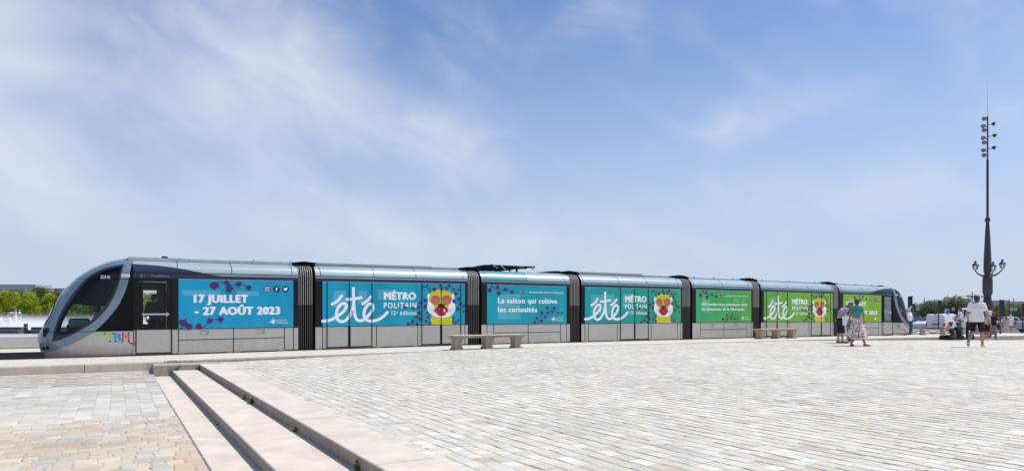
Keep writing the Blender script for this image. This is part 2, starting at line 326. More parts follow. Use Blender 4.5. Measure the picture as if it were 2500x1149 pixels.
def sheet(name, m, pts, fn=None):
    b = MB(); b.add(pts, [tuple(range(len(pts)))]); return tag(b.build(name, m), kind='structure')
def strip(name, m, xs, y0, y1, zf, kind='structure'):
    b = MB()
    for i in range(len(xs) - 1): b.add([(xs[i], y0, zf(xs[i])), (xs[i + 1], y0, zf(xs[i + 1])), (xs[i + 1], y1, zf(xs[i + 1])), (xs[i], y1, zf(xs[i]))], [(0, 1, 2, 3)])
    return tag(b.build(name, m), kind=kind)
def slab_mat(name, c1, c2, joint, sx, sy, gap=.006, rough=.6, dirt=.18):
    m = bpy.data.materials.new(name); m.use_nodes = True; t = m.node_tree; b = t.nodes['Principled BSDF']; lk = t.links.new
    c = t.nodes.new('ShaderNodeTexCoord'); br = t.nodes.new('ShaderNodeTexBrick'); lk(c.outputs['Object'], br.inputs['Vector'])
    br.inputs['Scale'].default_value = 1; br.inputs['Brick Width'].default_value = sx; br.inputs['Row Height'].default_value = sy; br.inputs['Mortar Size'].default_value = gap
    br.inputs['Color1'].default_value = (*c1, 1); br.inputs['Color2'].default_value = (*c2, 1); br.inputs['Mortar'].default_value = (*joint, 1); br.inputs['Bias'].default_value = 0
    n = t.nodes.new('ShaderNodeTexNoise'); n.inputs['Scale'].default_value = 1.7; n.inputs['Detail'].default_value = 10; n.inputs['Roughness'].default_value = .7; lk(c.outputs['Object'], n.inputs['Vector'])
    r = t.nodes.new('ShaderNodeMapRange'); r.inputs[1].default_value = .3; r.inputs[2].default_value = .7; r.inputs[3].default_value = 1 - dirt; r.inputs[4].default_value = 1.08; lk(n.outputs['Fac'], r.inputs[0])
    x = t.nodes.new('ShaderNodeMix'); x.data_type = 'RGBA'; x.blend_type = 'MULTIPLY'; x.inputs[0].default_value = 1; lk(br.outputs[0], x.inputs[6]); lk(r.outputs[0], x.inputs[7]); lk(x.outputs[2], b.inputs['Base Color'])
    g = t.nodes.new('ShaderNodeTexNoise'); g.inputs['Scale'].default_value = 45; g.inputs['Detail'].default_value = 4; lk(c.outputs['Object'], g.inputs['Vector'])
    bn = t.nodes.new('ShaderNodeBump'); bn.inputs['Strength'].default_value = .25; bn.inputs['Distance'].default_value = .006; lk(g.outputs['Fac'], bn.inputs['Height']); lk(bn.outputs[0], b.inputs['Normal'])
    b.inputs['Roughness'].default_value = rough; b.inputs['Specular IOR Level'].default_value = .35; return m
M_LIME = mat('limestone', (.61, .54, .45), .75, noise=.16, nscale=2.3, bump=.12, bscale=55, detail=10)
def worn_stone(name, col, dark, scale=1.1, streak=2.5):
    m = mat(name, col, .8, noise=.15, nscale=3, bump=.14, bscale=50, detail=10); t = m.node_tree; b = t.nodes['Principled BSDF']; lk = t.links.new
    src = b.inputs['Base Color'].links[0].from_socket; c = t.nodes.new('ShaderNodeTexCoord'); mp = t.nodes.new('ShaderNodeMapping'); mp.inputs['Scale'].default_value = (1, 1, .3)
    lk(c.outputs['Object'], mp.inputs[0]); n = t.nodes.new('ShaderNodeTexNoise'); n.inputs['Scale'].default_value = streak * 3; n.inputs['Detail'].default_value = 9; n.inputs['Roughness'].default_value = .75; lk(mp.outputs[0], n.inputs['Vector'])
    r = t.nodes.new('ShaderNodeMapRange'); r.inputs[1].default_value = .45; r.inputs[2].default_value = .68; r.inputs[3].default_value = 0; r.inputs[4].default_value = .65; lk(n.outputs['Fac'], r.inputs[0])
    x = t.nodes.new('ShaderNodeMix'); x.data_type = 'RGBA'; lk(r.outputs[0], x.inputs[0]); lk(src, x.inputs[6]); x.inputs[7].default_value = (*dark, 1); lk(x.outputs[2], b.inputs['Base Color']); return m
def speckle(m, dark, amt=.5):              # little dark chips and dirt specks, longer one way
    t = m.node_tree; b = t.nodes['Principled BSDF']; lk = t.links.new; src = b.inputs['Base Color'].links[0].from_socket
    c = t.nodes.new('ShaderNodeTexCoord'); mp = t.nodes.new('ShaderNodeMapping'); mp.inputs['Scale'].default_value = (5, 16, 5); lk(c.outputs['Object'], mp.inputs[0])
    n = t.nodes.new('ShaderNodeTexNoise'); n.inputs['Scale'].default_value = 1; n.inputs['Detail'].default_value = 2; lk(mp.outputs[0], n.inputs['Vector'])
    r = t.nodes.new('ShaderNodeMapRange'); r.inputs[1].default_value = .67; r.inputs[2].default_value = .74; r.inputs[3].default_value = 0; r.inputs[4].default_value = amt; lk(n.outputs['Fac'], r.inputs[0])
    n3 = t.nodes.new('ShaderNodeTexNoise'); n3.inputs['Scale'].default_value = .9; n3.inputs['Detail'].default_value = 9; n3.inputs['Roughness'].default_value = .72; lk(c.outputs['Object'], n3.inputs['Vector'])
    r3 = t.nodes.new('ShaderNodeMapRange'); r3.inputs[1].default_value = .42; r3.inputs[2].default_value = .72; r3.inputs[3].default_value = 0; r3.inputs[4].default_value = .30; lk(n3.outputs['Fac'], r3.inputs[0])
    mx_ = t.nodes.new('ShaderNodeMath'); mx_.operation = 'MAXIMUM'; lk(r.outputs[0], mx_.inputs[0]); lk(r3.outputs[0], mx_.inputs[1])
    x = t.nodes.new('ShaderNodeMix'); x.data_type = 'RGBA'; lk(mx_.outputs[0], x.inputs[0]); lk(src, x.inputs[6]); x.inputs[7].default_value = (*dark, 1); lk(x.outputs[2], b.inputs['Base Color'])
speckle(M_LIME, (.33, .30, .27))
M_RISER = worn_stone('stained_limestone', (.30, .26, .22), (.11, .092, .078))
M_KERB = worn_stone('kerb_limestone', (.52, .455, .375), (.36, .31, .26), streak=1.2)
M_PLAT = slab_mat('platform_slabs', (.64, .59, .515), (.60, .545, .465), (.40, .36, .31), 1.2, .6, .008)
M_DARK = mat('dark_concrete', (.05, .05, .055), .8, noise=.3, nscale=4)
M_ASPH = mat('asphalt', (.11, .11, .115), .85, noise=.25, nscale=3, bump=.3, bscale=60)

sheet('ground', mat('far_ground', (.30, .29, .26), .9, noise=.3, nscale=.05), [(-1600, -400, -.72), (1900, -400, -.72), (1900, 1900, -.72), (-1600, 1900, -.72)])
PX = [-60, -20, -2, 1.6, 5.6, 11.7, 17, 23, 28, 34.5, 42, 48, 56]
b = MB()
for i in range(len(PX) - 1):
    x0, x1 = PX[i], PX[i + 1]; z0, z1 = zo(x0) + .01, zo(x1) + .01
    b.add([(x0, 20.5, z0), (x1, 20.5, z1), (x1, 23.44, z1), (x0, 23.44, z0)], [(0, 1, 2, 3)], 0)
    b.add([(x0, 23.44, z0), (x1, 23.44, z1), (x1, 23.44, -.6), (x0, 23.44, -.6)], [(0, 1, 2, 3)], 1)
b.add([(56, 20.2, zo(56) + .01), (56, 23.44, zo(56) + .01), (56, 23.44, -.6), (56, 20.2, -.6)], [(0, 1, 2, 3)], 1)
tag(b.build('platform', [M_PLAT, M_DARK]), kind='structure')
b = MB()                                    # studded warning strip along the platform edge: rows of little domes
for i in range(0, 1010):
    x = -14 + i * .06
    for j in range(3):
        y = 23.0 + j * .06; z = zo(x) + .0105
        b.add([(x - .013, y - .013, z), (x + .013, y - .013, z), (x + .013, y + .013, z), (x - .013, y + .013, z), (x, y, z + .006)], [(0, 1, 4), (1, 2, 4), (2, 3, 4), (3, 0, 4)])
tag(b.build('tactile_paving', mat('tactile_studs', (.34, .32, .29), .6, noise=.1)), kind='structure')
b = MB(); x = -42.3
while x < 56:
    l = 1.82 + random.uniform(-.06, .06); x1 = min(x + l - .012, 56); z0, z1 = zo(x) + .012, zo(x1) + .012
    prof = [(20.2, -.62), (20.2, -.035), (20.207, -.012), (20.225, 0), (20.495, 0), (20.495, -.6)]
    vs = [(x, y, (z0 + z if z > -.1 else z)) for y, z in prof] + [(x1, y, (z1 + z if z > -.1 else z)) for y, z in prof]
    n = len(prof); b.add(vs, [(i, i + 1, n + i + 1, n + i) for i in range(n - 1)] + [tuple(range(n)), tuple(range(2 * n - 1, n - 1, -1))], 1 if x > 1.0 else 0); x += l
tag(b.build('kerb', [M_KERB, worn_stone('weathered_kerb', (.36, .315, .265), (.17, .145, .125), streak=1.0)]), kind='structure')
b = MB(); b.add([(-60, 23.44, -.40), (60, 23.44, -.40), (60, 26.62, -.40), (-60, 26.62, -.40)], [(0, 1, 2, 3)], 0)
for y in (24.0, 25.435, 24.72): b.box(-60, 60, y - .035, y + .035, -.40, -.385, 1)
tag(b.build('track_bed', [mat('track_concrete', (.115, .085, .07), .9, noise=.3, nscale=3), mat('rail_steel', (.25, .22, .20), .4, metal=.8)]), kind='structure')
b = MB(); b.add([(-80, 26.62, -.03), (60, 26.62, -.03), (60, 29.3, -.03), (-80, 29.3, -.03)], [(0, 1, 2, 3)], 0)
b.add([(-80, 26.62, -.03), (60, 26.62, -.03), (60, 26.62, -.30), (-80, 26.62, -.30)], [(0, 1, 2, 3)], 1)
b.add([(-80, 26.66, -.30), (60, 26.66, -.30), (60, 26.66, -.6), (-80, 26.66, -.6)], [(0, 1, 2, 3)], 2)
tag(b.build('far_platform', [M_PLAT, mat('platform_nosing', (.045, .047, .052), .6, noise=.25, nscale=6), mat('platform_footing', (.16, .10, .075), .9, noise=.3)]), kind='structure')
b = MB(); x = -80
while x < 60: b.box(x, x + 1.98, 29.3, 29.6, -.6, .06, 0, .012); x += 2
tag(b.build('far_kerb', mat('far_kerb_stone', (.40, .32, .25), .8, noise=.2, nscale=2)), kind='structure')
sheet('quay_road', slab_mat('grey_setts', (.33, .31, .30), (.28, .27, .26), (.18, .165, .15), .22, .15, .02, .7), [(-90, 29.6, .05), (60, 29.6, .05), (60, 42, .05), (-90, 42, .05)])
b = MB(); b.box(-90, 55, 42, 42.3, -.5, .10, 0, .012); tag(b.build('quay_kerb', M_LIME), kind='structure')
sheet('quay', slab_mat('wet_granite', (.50, .50, .49), (.46, .46, .45), (.3, .3, .3), 1.2, .8, .01, .28, .1), [(-120, 42.3, .06), (55, 42.3, .06), (55, 125, .06), (-120, 125, .06)])
strip('esplanade', slab_mat('esplanade_slabs', (.56, .53, .48), (.52, .49, .44), (.36, .33, .3), .6, .6, .008), [48.02, 52, 57, 66], 26.64, 60, lambda x: zs(x) - .02 if x > 50 else zs(x) - .005)
strip('esplanade_near', MATS.get('esplanade_slabs') or bpy.data.materials['esplanade_slabs'], [56.02, 60, 66], -20, 26.6, lambda x: zs(x) - .024)
sheet('road', M_ASPH, [(66, -60, -.47), (170, -60, -.47), (170, 140, -.47), (66, 140, -.47)])
b = MB(); y = -20
while y < 60: b.box(65.85, 66.1, y, y + 1.97, -.6, -.36, 0, .01); y += 2
tag(b.build('road_kerb', mat('pinkish_kerb_stone', (.42, .35, .31), .8, noise=.2)), kind='structure')
b = MB()
for i in range(14): b.box(75.0, 75.15, -30 + i * 9, -26 + i * 9, -.469, -.464)
tag(b.build('road_markings', mat('road_paint', (.75, .75, .73), .7, noise=.15)), kind='structure')

sheet('crossing', bpy.data.materials['platform_slabs'], [(42.9, 23.44, -.085), (60, 23.44, -.16), (60, 26.62, -.16), (42.9, 26.62, -.085)])
# the flight of steps down to the lower square
st = tag(empty('stone_steps', (.80, 10, -.43)), 'long pale limestone steps with stained risers and weeds, leading down to the lower square', 'steps')
def run(name, x0, x1, zt, zb, y0, y1, mats, joints):
    b = MB(); ys = [y0] + joints + [y1]
    for a, c in zip(ys[:-1], ys[1:]):
        a += .004; c -= .004; r = .016
        prof = [(x0, zb), (x0, zt - r), (x0 + .3 * r, zt - .3 * r), (x0 + r, zt), (x1, zt), (x1, zb)]; n = 6
        vs = [(x, a, z) for x, z in prof] + [(x, c, z) for x, z in prof]
        for i in range(5): b.add([vs[i], vs[i + 1], vs[n + i + 1], vs[n + i]], [(0, 1, 2, 3)], 1 if i == 0 else 0)
        b.add(vs[:n], [tuple(range(n))], 1); b.add(vs[n:], [tuple(range(n))], 1)
    o = b.build(name, mats, st, fn=lambda p: (p[0] - .80, p[1] - 10, p[2] + .43)); return o
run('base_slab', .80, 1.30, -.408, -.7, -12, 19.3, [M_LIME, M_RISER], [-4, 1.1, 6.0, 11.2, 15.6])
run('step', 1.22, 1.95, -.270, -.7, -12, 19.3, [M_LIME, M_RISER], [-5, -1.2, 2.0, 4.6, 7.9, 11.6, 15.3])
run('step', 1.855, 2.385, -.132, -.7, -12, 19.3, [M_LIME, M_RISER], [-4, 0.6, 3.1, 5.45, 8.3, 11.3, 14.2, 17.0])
b = MB(); b.box(.80, 2.385, 19.302, 20.195, -.7, -.130, 0, .012)
b.build('end_block', worn_stone('mossy_limestone', (.40, .36, .30), (.12, .12, .085), streak=1.6), st, fn=lambda p: (p[0] - .80, p[1] - 10, p[2] + .43))
# ------------------------------------------------------------------ the tram
XB = -2.05
def X(px): return on_y(px, 773, TRAM_Y)[0]
def TZ(p): return (p[0], p[1], p[2] + zo(p[0]))      # the rake follows the lie of the track
tram = tag(empty('tram', (20.15, TRAM_Y, 0)), 'long seven-section tram with blue to green advertising wrap standing at the platform', 'tram')
def TL(p): return (p[0] - 20.15, p[1], p[2] + zo(p[0]))
def tb(mb, name, mats, parent, smooth=None): return mb.build(name, mats, parent, fn=TL, smooth=smooth)
M_BEIGE = mat('champagne_paint', (.44, .425, .395), .40, metal=.0, coat=.3, noise=.05, nscale=1.2)
def grime(m, col, k):                       # rain streaks and road dirt rising from the bottom edge
    t = m.node_tree; b = t.nodes['Principled BSDF']; lk = t.links.new; src = b.inputs['Base Color'].links[0].from_socket
    g = t.nodes.new('ShaderNodeNewGeometry'); mp = t.nodes.new('ShaderNodeMapping'); mp.inputs['Scale'].default_value = (5, 1, .9); lk(g.outputs['Position'], mp.inputs[0])
    n = t.nodes.new('ShaderNodeTexNoise'); n.inputs['Scale'].default_value = 2; n.inputs['Detail'].default_value = 6; n.inputs['Roughness'].default_value = .7; lk(mp.outputs[0], n.inputs['Vector'])
    s = t.nodes.new('ShaderNodeSeparateXYZ'); lk(g.outputs['Position'], s.inputs[0]); r = t.nodes.new('ShaderNodeMapRange'); r.inputs[1].default_value = -.05; r.inputs[2].default_value = .6; r.inputs[3].default_value = 1; r.inputs[4].default_value = .25; lk(s.outputs[2], r.inputs[0])
    q = t.nodes.new('ShaderNodeMapRange'); q.inputs[1].default_value = .35; q.inputs[2].default_value = .7; q.inputs[3].default_value = 0; q.inputs[4].default_value = k; lk(n.outputs['Fac'], q.inputs[0])
    m_ = t.nodes.new('ShaderNodeMath'); m_.operation = 'MULTIPLY'; lk(r.outputs[0], m_.inputs[0]); lk(q.outputs[0], m_.inputs[1])
    x = t.nodes.new('ShaderNodeMix'); x.data_type = 'RGBA'; lk(m_.outputs[0], x.inputs[0]); lk(src, x.inputs[6]); x.inputs[7].default_value = (*col, 1); lk(x.outputs[2], b.inputs['Base Color'])
grime(M_BEIGE, (.20, .165, .12), .38)
M_STEEL = mat('steel_blue_paint', (.155, .235, .275), .34, metal=.35, coat=.5, noise=.05, nscale=1.5)
M_FAIR = mat('pale_steel_paint', (.30, .405, .44), .36, metal=.08, coat=.5, noise=.05, nscale=1.5)
M_FAIR2 = mat('aqua_steel_paint', (.10, .33, .42), .36, metal=.08, coat=.5, noise=.05, nscale=1.5)
M_NAVY = mat('navy_band', (.022, .032, .064), .25, spec=.35)
M_BLACK = mat('black_gloss', (.008, .008, .010), .2, spec=.25)
M_BLK = mat('black_rubber', (.006, .006, .007), .8, spec=.2)
M_ROOF = mat('roof_grey', (.42, .43, .44), .6, noise=.1, nscale=3)
M_RIB = mat('bellows_rib', (.33, .315, .30), .5)
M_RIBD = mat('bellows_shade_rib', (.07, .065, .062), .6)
M_WHITE = mat('printed_white', (.83, .85, .88), .45)
M_PURP = mat('printed_purple', (.062, .011, .115), .45)
M_AMBER = mat('amber_reflector', (.62, .28, .01), .3)
M_INT = mat('interior_grey', (.16, .16, .165), .7); M_INTD = mat('interior_dark', (.03, .03, .033), .7)
G_SIDE = glass('tinted_glass', (.95, .98, .97), .18); G_CAB = glass('cab_glass', (.72, .80, .78), .22); G_DARK = glass('smoked_glass', (.05, .05, .056), .18)
def grad_mat():
    m = bpy.data.materials.new('advert_vinyl'); m.use_nodes = True; t = m.node_tree; b = t.nodes['Principled BSDF']; lk = t.links.new
    g = t.nodes.new('ShaderNodeNewGeometry'); s = t.nodes.new('ShaderNodeSeparateXYZ'); lk(g.outputs['Position'], s.inputs[0])
    r = t.nodes.new('ShaderNodeMapRange'); r.inputs[1].default_value = 0; r.inputs[2].default_value = 40; lk(s.outputs[0], r.inputs[0])
    c = t.nodes.new('ShaderNodeValToRGB'); e = c.color_ramp.elements
    stops = [(0.02, (2, 160, 205)), (.14, (2, 160, 200)), (.22, (2, 160, 190)), (.40, (2, 163, 178)), (.46, (3, 160, 165)), (.55, (30, 170, 130)), (.58, (55, 178, 110)), (.66, (75, 178, 85)), (.74, (105, 180, 52)), (.85, (125, 185, 35)), (.98, (140, 188, 20))]
    while len(e) < len(stops): e.new(.5)
    for el, (p, k) in zip(e, stops): el.position = p; el.color = (*[v * .92 for v in lin(k)], 1)
    lk(r.outputs[0], c.inputs[0])
    n = t.nodes.new('ShaderNodeTexNoise'); n.inputs['Scale'].default_value = .9; n.inputs['Detail'].default_value = 5; mp_ = t.nodes.new('ShaderNodeMapping'); mp_.inputs['Scale'].default_value = (1.3, 1, .5); lk(g.outputs['Position'], mp_.inputs[0]); lk(mp_.outputs[0], n.inputs['Vector'])
    q = t.nodes.new('ShaderNodeMapRange'); q.inputs[1].default_value = .3; q.inputs[2].default_value = .7; q.inputs[3].default_value = .86; q.inputs[4].default_value = 1.10; lk(n.outputs['Fac'], q.inputs[0])
    x = t.nodes.new('ShaderNodeMix'); x.data_type = 'RGBA'; x.blend_type = 'MULTIPLY'; x.inputs[0].default_value = 1; lk(c.outputs[0], x.inputs[6]); lk(q.outputs[0], x.inputs[7]); lk(x.outputs[2], b.inputs['Base Color'])
    b.inputs['Roughness'].default_value = .28; b.inputs['Coat Weight'].default_value = .12; b.inputs['Specular IOR Level'].default_value = .32; return m
M_AD = grad_mat()
def lighter(m, k, name):
    n = m.copy(); n.name = name; t = n.node_tree; b = t.nodes['Principled BSDF']; src = b.inputs['Base Color'].links[0].from_socket
    x = t.nodes.new('ShaderNodeMix'); x.data_type = 'RGBA'; x.inputs[0].default_value = k; t.links.new(src, x.inputs[6]); x.inputs[7].default_value = (.5, .8, .8, 1)
    t.links.new(x.outputs[2], b.inputs['Base Color']); return n
M_ADP = lighter(M_AD, .16, 'vinyl_painted_daylight')  # daylight showing through the perforated film at the panes, mixed into the vinyl colour

WID = 2.40
def extr(mb, x0, x1, prof, mi=0, nx=3, smooth=False, sides=(0, 1)):     # a strip of the section, along one side or both
    for side in sides:
        for i in range(nx):
            a = x0 + (x1 - x0) * i / nx; c = x0 + (x1 - x0) * (i + 1) / nx
            for (ya, za), (yb, zb) in zip(prof[:-1], prof[1:]):
                f = (lambda y: y) if side == 0 else (lambda y: WID - y)
                mb.add([(a, f(ya), za), (c, f(ya), za), (c, f(yb), zb), (a, f(yb), zb)], [(0, 1, 2, 3)], mi, smooth)
    return mb
FAIR = [(.0, 2.545), (.02, 2.62), (.06, 2.70), (.12, 2.775), (.20, 2.83), (.31, 2.885), (.46, 2.925), (.70, 2.95), (1.20, 2.96)]
def carriage(x0, x1, ad0, ad1, vlines, doors, hline=None, flines=(), aqua=None, holes=(), amber=(), vents=()):
    c = empty('carriage', ((x0 + x1) / 2 - 20.15, .0, 0)); c.parent = tram; ox = (x0 + x1) / 2
    def cb(mb, name, mats, par=None, smooth=None):
        return mb.build(name, mats, par or c, fn=lambda p: (p[0] - ox, p[1], p[2] + zo(p[0])), smooth=smooth)
    m = extr(MB(), x0, x1, [(1.2, -.30), (.06, -.30), (.012, -.06), (0, .02), (0, .05)]); cb(m, 'underskirt', mat('dark_underskirt', (.03, .035, .042), .5))
    w = .011
    for s_ in (0, 1):
        m = extr(MB(), x0, x1, [(0, .05), (0, .80)], sides=(s_,))
        if s_ == 0:                          # shut lines of the panels
            for px in vlines: m.box(px - w, px + w, -.004, .004, .05, .80, 1)
            if hline: m.box(hline[0], hline[1], -.0045, .004, .455, .473, 1)
        cb(m, 'skirt_panel', [M_BEIGE, M_BLK])
        spans = []; a = x0                   # window band, left out where the glazed door stands
        for h0, h1 in sorted(holes): spans.append((a, h0)); a = h1
        spans.append((a, x1))
        for s0, s1 in spans: cb(extr(MB(), s0, s1, [(.002, .80), (.002, 2.37)], sides=(s_,)), 'window_band', M_BLACK)
        m = extr(MB(), x0, x1, [(-.003, 2.37), (-.003, 2.475)], sides=(s_,))
        if s_ == 0: m.box(x0, x1, -.006, .0, .792, .812, 1)
        cb(m, 'frieze', [M_NAVY, M_BLK])
    m = MB(); extr(m, x0, x1, [(-.001, 2.475), (0, 2.545)]); cut = aqua if aqua else x0
    extr(m, cut, x1, FAIR, 0, 3, True)
    if aqua: extr(m, x0, cut, FAIR, 1, 3, True)
    for px in flines:
        for (ya, za), (yb, zb) in zip(FAIR[:6], FAIR[1:7]): m.add([(px - .009, ya - .004, za + .003), (px + .009, ya - .004, za + .003), (px + .009, yb - .004, zb + .003), (px - .009, yb - .004, zb + .003)], [(0, 1, 2, 3)], 2)
    m.box(x0, x1, -.006, .0, 2.528, 2.552, 2)
    cb(m, 'roof_fairing', [M_FAIR, M_FAIR2, M_BLK])
    m = MB()
    for x in (x0, x1):
        pr = [(0.02, -.25), (0.004, .8), (0.004, 2.5)] + FAIR; full = pr + [(WID - y, z) for y, z in reversed(pr)]
        if not holes: m.add([(x, y, z) for y, z in full], [tuple(range(len(full)))])
    m.box(x0 + .02, x1 - .02, .05, WID - .05, -.28, .0)
    cb(m, 'chassis', M_BLK)
    m = MB(); m.box(ad0, ad1, -.008, .0, 2.352, 2.368); cb(m, 'drip_rail', mat('alloy', (.45, .46, .46), .35, metal=.8))
    for px in amber: k = MB().box(px - .09, px + .09, -.012, .004, .022, .062); cb(k, 'side_reflector', M_AMBER)
    for px in vents:
        k = MB()
        for q in (0, 1): k.box(px - .115, px + .115, -.004, 0, .735 - .12 * q, .743 - .12 * q); k.box(px - .119 + .23 * q, px - .111 + .23 * q, -.004, 0, .615, .743)
        k.box(px + .05, px + .085, -.006, 0, .655, .69); cb(k, 'vent_flap', mat('flap_grey', (.10, .10, .10), .5))
    for d0, dm, d1 in doors:
        k = MB(); k.box(d0 + .02, d1 - .02, -.006, .0, .06, .10, 1)
        for a_, e_ in (((d0 + .018, dm - .05), (dm + .05, d1 - .018)) if dm else ((d0 + .018, d1 - .018),)):
            k.box(a_, e_, -.0055, .001, .075, .79, 0)
        if dm: k.box(dm - .045, dm + .045, -.0035, .001, .06, .80, 1)
        k.box(d0 - .012, d0 + .012, -.019, 0, .05, 2.36, 1); k.box(d1 - .012, d1 + .012, -.019, 0, .05, 2.36, 1)
        if dm: k.box(dm - .010, dm + .010, -.019, 0, .8, 2.36, 1)
        if dm:
            q = MB().lathe([(0, 0), (.045, 0), (.05, .012), (.03, .02), (0, .02)], n=12); bx_ = dm + .12; q.v = [(bx_ + x, -.0135 - z_, 1.32 + y) for x, y, z_ in q.v]; cb(q, 'door_button', mat('button_alloy', (.5, .5, .5), .3, metal=.7))
        dd = cb(k, 'door', [mat('door_paint', (.40, .385, .355), .42, coat=.25, noise=.05), M_BLK])
    return c, cb

def panel(x0, x1, z0=.812, z1=2.352, panes=()):
    """the printed film over the windows: a thin sheet that carries its lettering and leaves"""
    p = empty('advert_panel', (x0 - 20.15, 0, 0)); p.parent = tram
    def pb(mb, name, mats, smooth=None): return mb.build(name, mats, p, fn=lambda q: (q[0] - x0, q[1], q[2] + zo(q[0])), smooth=smooth)
    m = MB(); m.box(x0, x1, -.006, .001, z0, z1); 
    for a, b_, c, d in panes: m.flat([(a, c), (b_, c), (b_, d), (a, d)], -.0066, 1)
    pb(m, 'vinyl_film', [M_AD, M_ADP]); return pb
LEAF = [(0, -.55), (.16, -.46), (.46, -.50), (.52, -.28), (.80, -.10), (.66, .14), (.80, .44), (.46, .44), (.28, .60), (.0, 1.0), (-.28, .60), (-.46, .44), (-.80, .44), (-.66, .14), (-.80, -.10), (-.52, -.28), (-.46, -.50), (-.16, -.46)]
def leaf(mb, x, z, r, ang, y, xlim=None):
    if xlim: x = min(max(x, xlim[0] + r * .8), xlim[1] - r * .8); z = min(max(z, .815 + r * .7), 2.35 - r * .7)
    ca, sa = math.cos(ang), math.sin(ang); pts = []
    for a, b_ in LEAF:
        u, v = x + r * 1.2 * (a * ca - b_ * sa), z + r * 1.2 * (a * sa + b_ * ca)
        pts.append((u, v))
    n = len(pts); mb.add([(x, y, z)] + [(u, y, v) for u, v in pts], [(0, i + 1, (i + 1) % n + 1) for i in range(n)])
def cv(crop, ox, oy, sc):                   # a reading off an enlarged detail -> (x, z) on the side of the tram
    return [(lambda q: (q[0], q[1] - zo(q[0])))(on_y(ox + p[0] / sc, oy + p[1] / sc, TRAM_Y)) + tuple(p[2:]) for p in crop]
def leaves(pb, pts, lim, y=-.0108, vines=()):
    m = MB()
    for i, (x, z, r) in enumerate(pts): leaf(m, x, z, r, (i * 2.399) % 6.28 if i % 3 else math.pi + .4 * math.sin(i), y - .0002 * (i % 5), lim)
    for v in vines: m.stroke(v, .022, y + .0006)
    pb(m, 'ivy', M_PURP)
def sc_r(lst, ox, oy, sc, Z): return [(p[0], p[1], c[2] / sc * Z / F) for p, c in zip(cv(lst, ox, oy, sc), lst)]
def logo(mb, x, z, s):                       # leaf-like burst and two lines of name
    for k, (a, l) in enumerate([(95, 1.0), (70, .75), (45, .7), (120, .7), (150, .75), (20, .55), (180, 1.0), (-70, .5), (-35, .4), (-110, .35)]):
        r = R(a); d = Vector((math.cos(r), math.sin(r))); n = Vector((-d.y, d.x)) * .09 * s; c = Vector((x, z))
        mb.flat([tuple(c + n), tuple(c + d * l * s), tuple(c - n)], -.0096 - .0001 * k)
    put_text(mb, 'BORDEAUX', x + .62 * s, x + 2.35 * s, z + .22 * s, .26 * s, -.010, 0, .01); put_text(mb, 'M\u00c9TROPOLE', x + .62 * s, x + 2.6 * s, z - .25 * s, .26 * s, -.010, 0, .01)
def icons(pb, xs, z, r, clear=0):
    dark = mat('icon_navy', (.015, .012, .04), .45)
    for k_, x in enumerate(xs):
        m = MB(); m.flat([(x + r * math.cos(k * math.pi / 12), z + r * math.sin(k * math.pi / 12)) for k in range(24)], -.0092); w = MB()
        if k_ == 0:
            s = r * .48; rr = [(x + sx * s * .95 + s * .25 * math.cos(a), z + sz * s * .95 + s * .25 * math.sin(a)) for sx, sz, a0 in ((1, 1, 0), (-1, 1, 90), (-1, -1, 180), (1, -1, 270)) for a in (R(a0), R(a0 + 45), R(a0 + 90))]
            m.stroke([Vector(p) for p in rr + [rr[0]]], r * .16, -.0098, 1, 1); m.stroke([(x + s * .5 * math.cos(k * math.pi / 6), z + s * .5 * math.sin(k * math.pi / 6)) for k in range(13)], r * .14, -.0101, 1, 1)
        elif k_ == 1: put_text(m, 'f', x - r * .30, x + r * .34, z - r * .55, r * 1.1, -.0098, 1, .04)
        else:
            B = [(-.62, -.38), (-.3, -.5), (.1, -.48), (.42, -.2), (.5, .18), (.66, .4), (.48, .38), (.6, .54), (.38, .46), (.16, .54), (-.04, .38), (-.05, .2), (-.3, .26), (-.56, .48), (-.6, .22), (-.5, .08), (-.6, .08), (-.42, -.12), (-.5, -.14), (-.28, -.26)]
            m.flat([(x + a * r, z + b_ * r) for a, b_ in B], -.0098, 1)
        pb(m, 'icon', [dark, M_WHITE])

# --- the brush-written word, the two-line title and the animal portrait are the same print on three cars
O3 = (740, 600, 4.105)
E_STROKES = [([(196, 752), (235, 750), (280, 738), (330, 712), (375, 680), (412, 645), (433, 605), (425, 580), (398, 576), (366, 596), (342, 636), (332, 690), (345, 736), (378, 756), (420, 748), (455, 712), (486, 660), (503, 590), (507, 540)], 1),
             ([(503, 425), (504, 500), (507, 570), (511, 640), (520, 700), (540, 738), (572, 748), (610, 735), (650, 700), (685, 655), (700, 620), (692, 588), (665, 580), (636, 602), (614, 645), (610, 700), (632, 738), (680, 752), (740, 742), (800, 708), (843, 664)], 1),
             ([(437, 535), (500, 531), (582, 517)], .95), ([(291, 583), (345, 550), (370, 520), (386, 498)], .95), ([(595, 579), (640, 550), (662, 525), (677, 508)], .95)]
AX = X(740 + 195 / 4.105)
E_XZ = [([(x - AX, z) for x, z in cv(s, *O3)], w) for s, w in E_STROKES]
T_XZ = [(t, *[v - AX if i != 2 else v for i, v in enumerate((a, c, z))], h) for t, a, c, z, h in
        [('M\u00c9TRO', cv([(808, 537)], *O3)[0][0], cv([(1132, 533)], *O3)[0][0], cv([(970, 536)], *O3)[0][1], .0), ('POLITAIN', cv([(808, 623)], *O3)[0][0], cv([(1135, 620)], *O3)[0][0], cv([(970, 622)], *O3)[0][1], .0)]]
O8 = (1016, 680, 9.575)
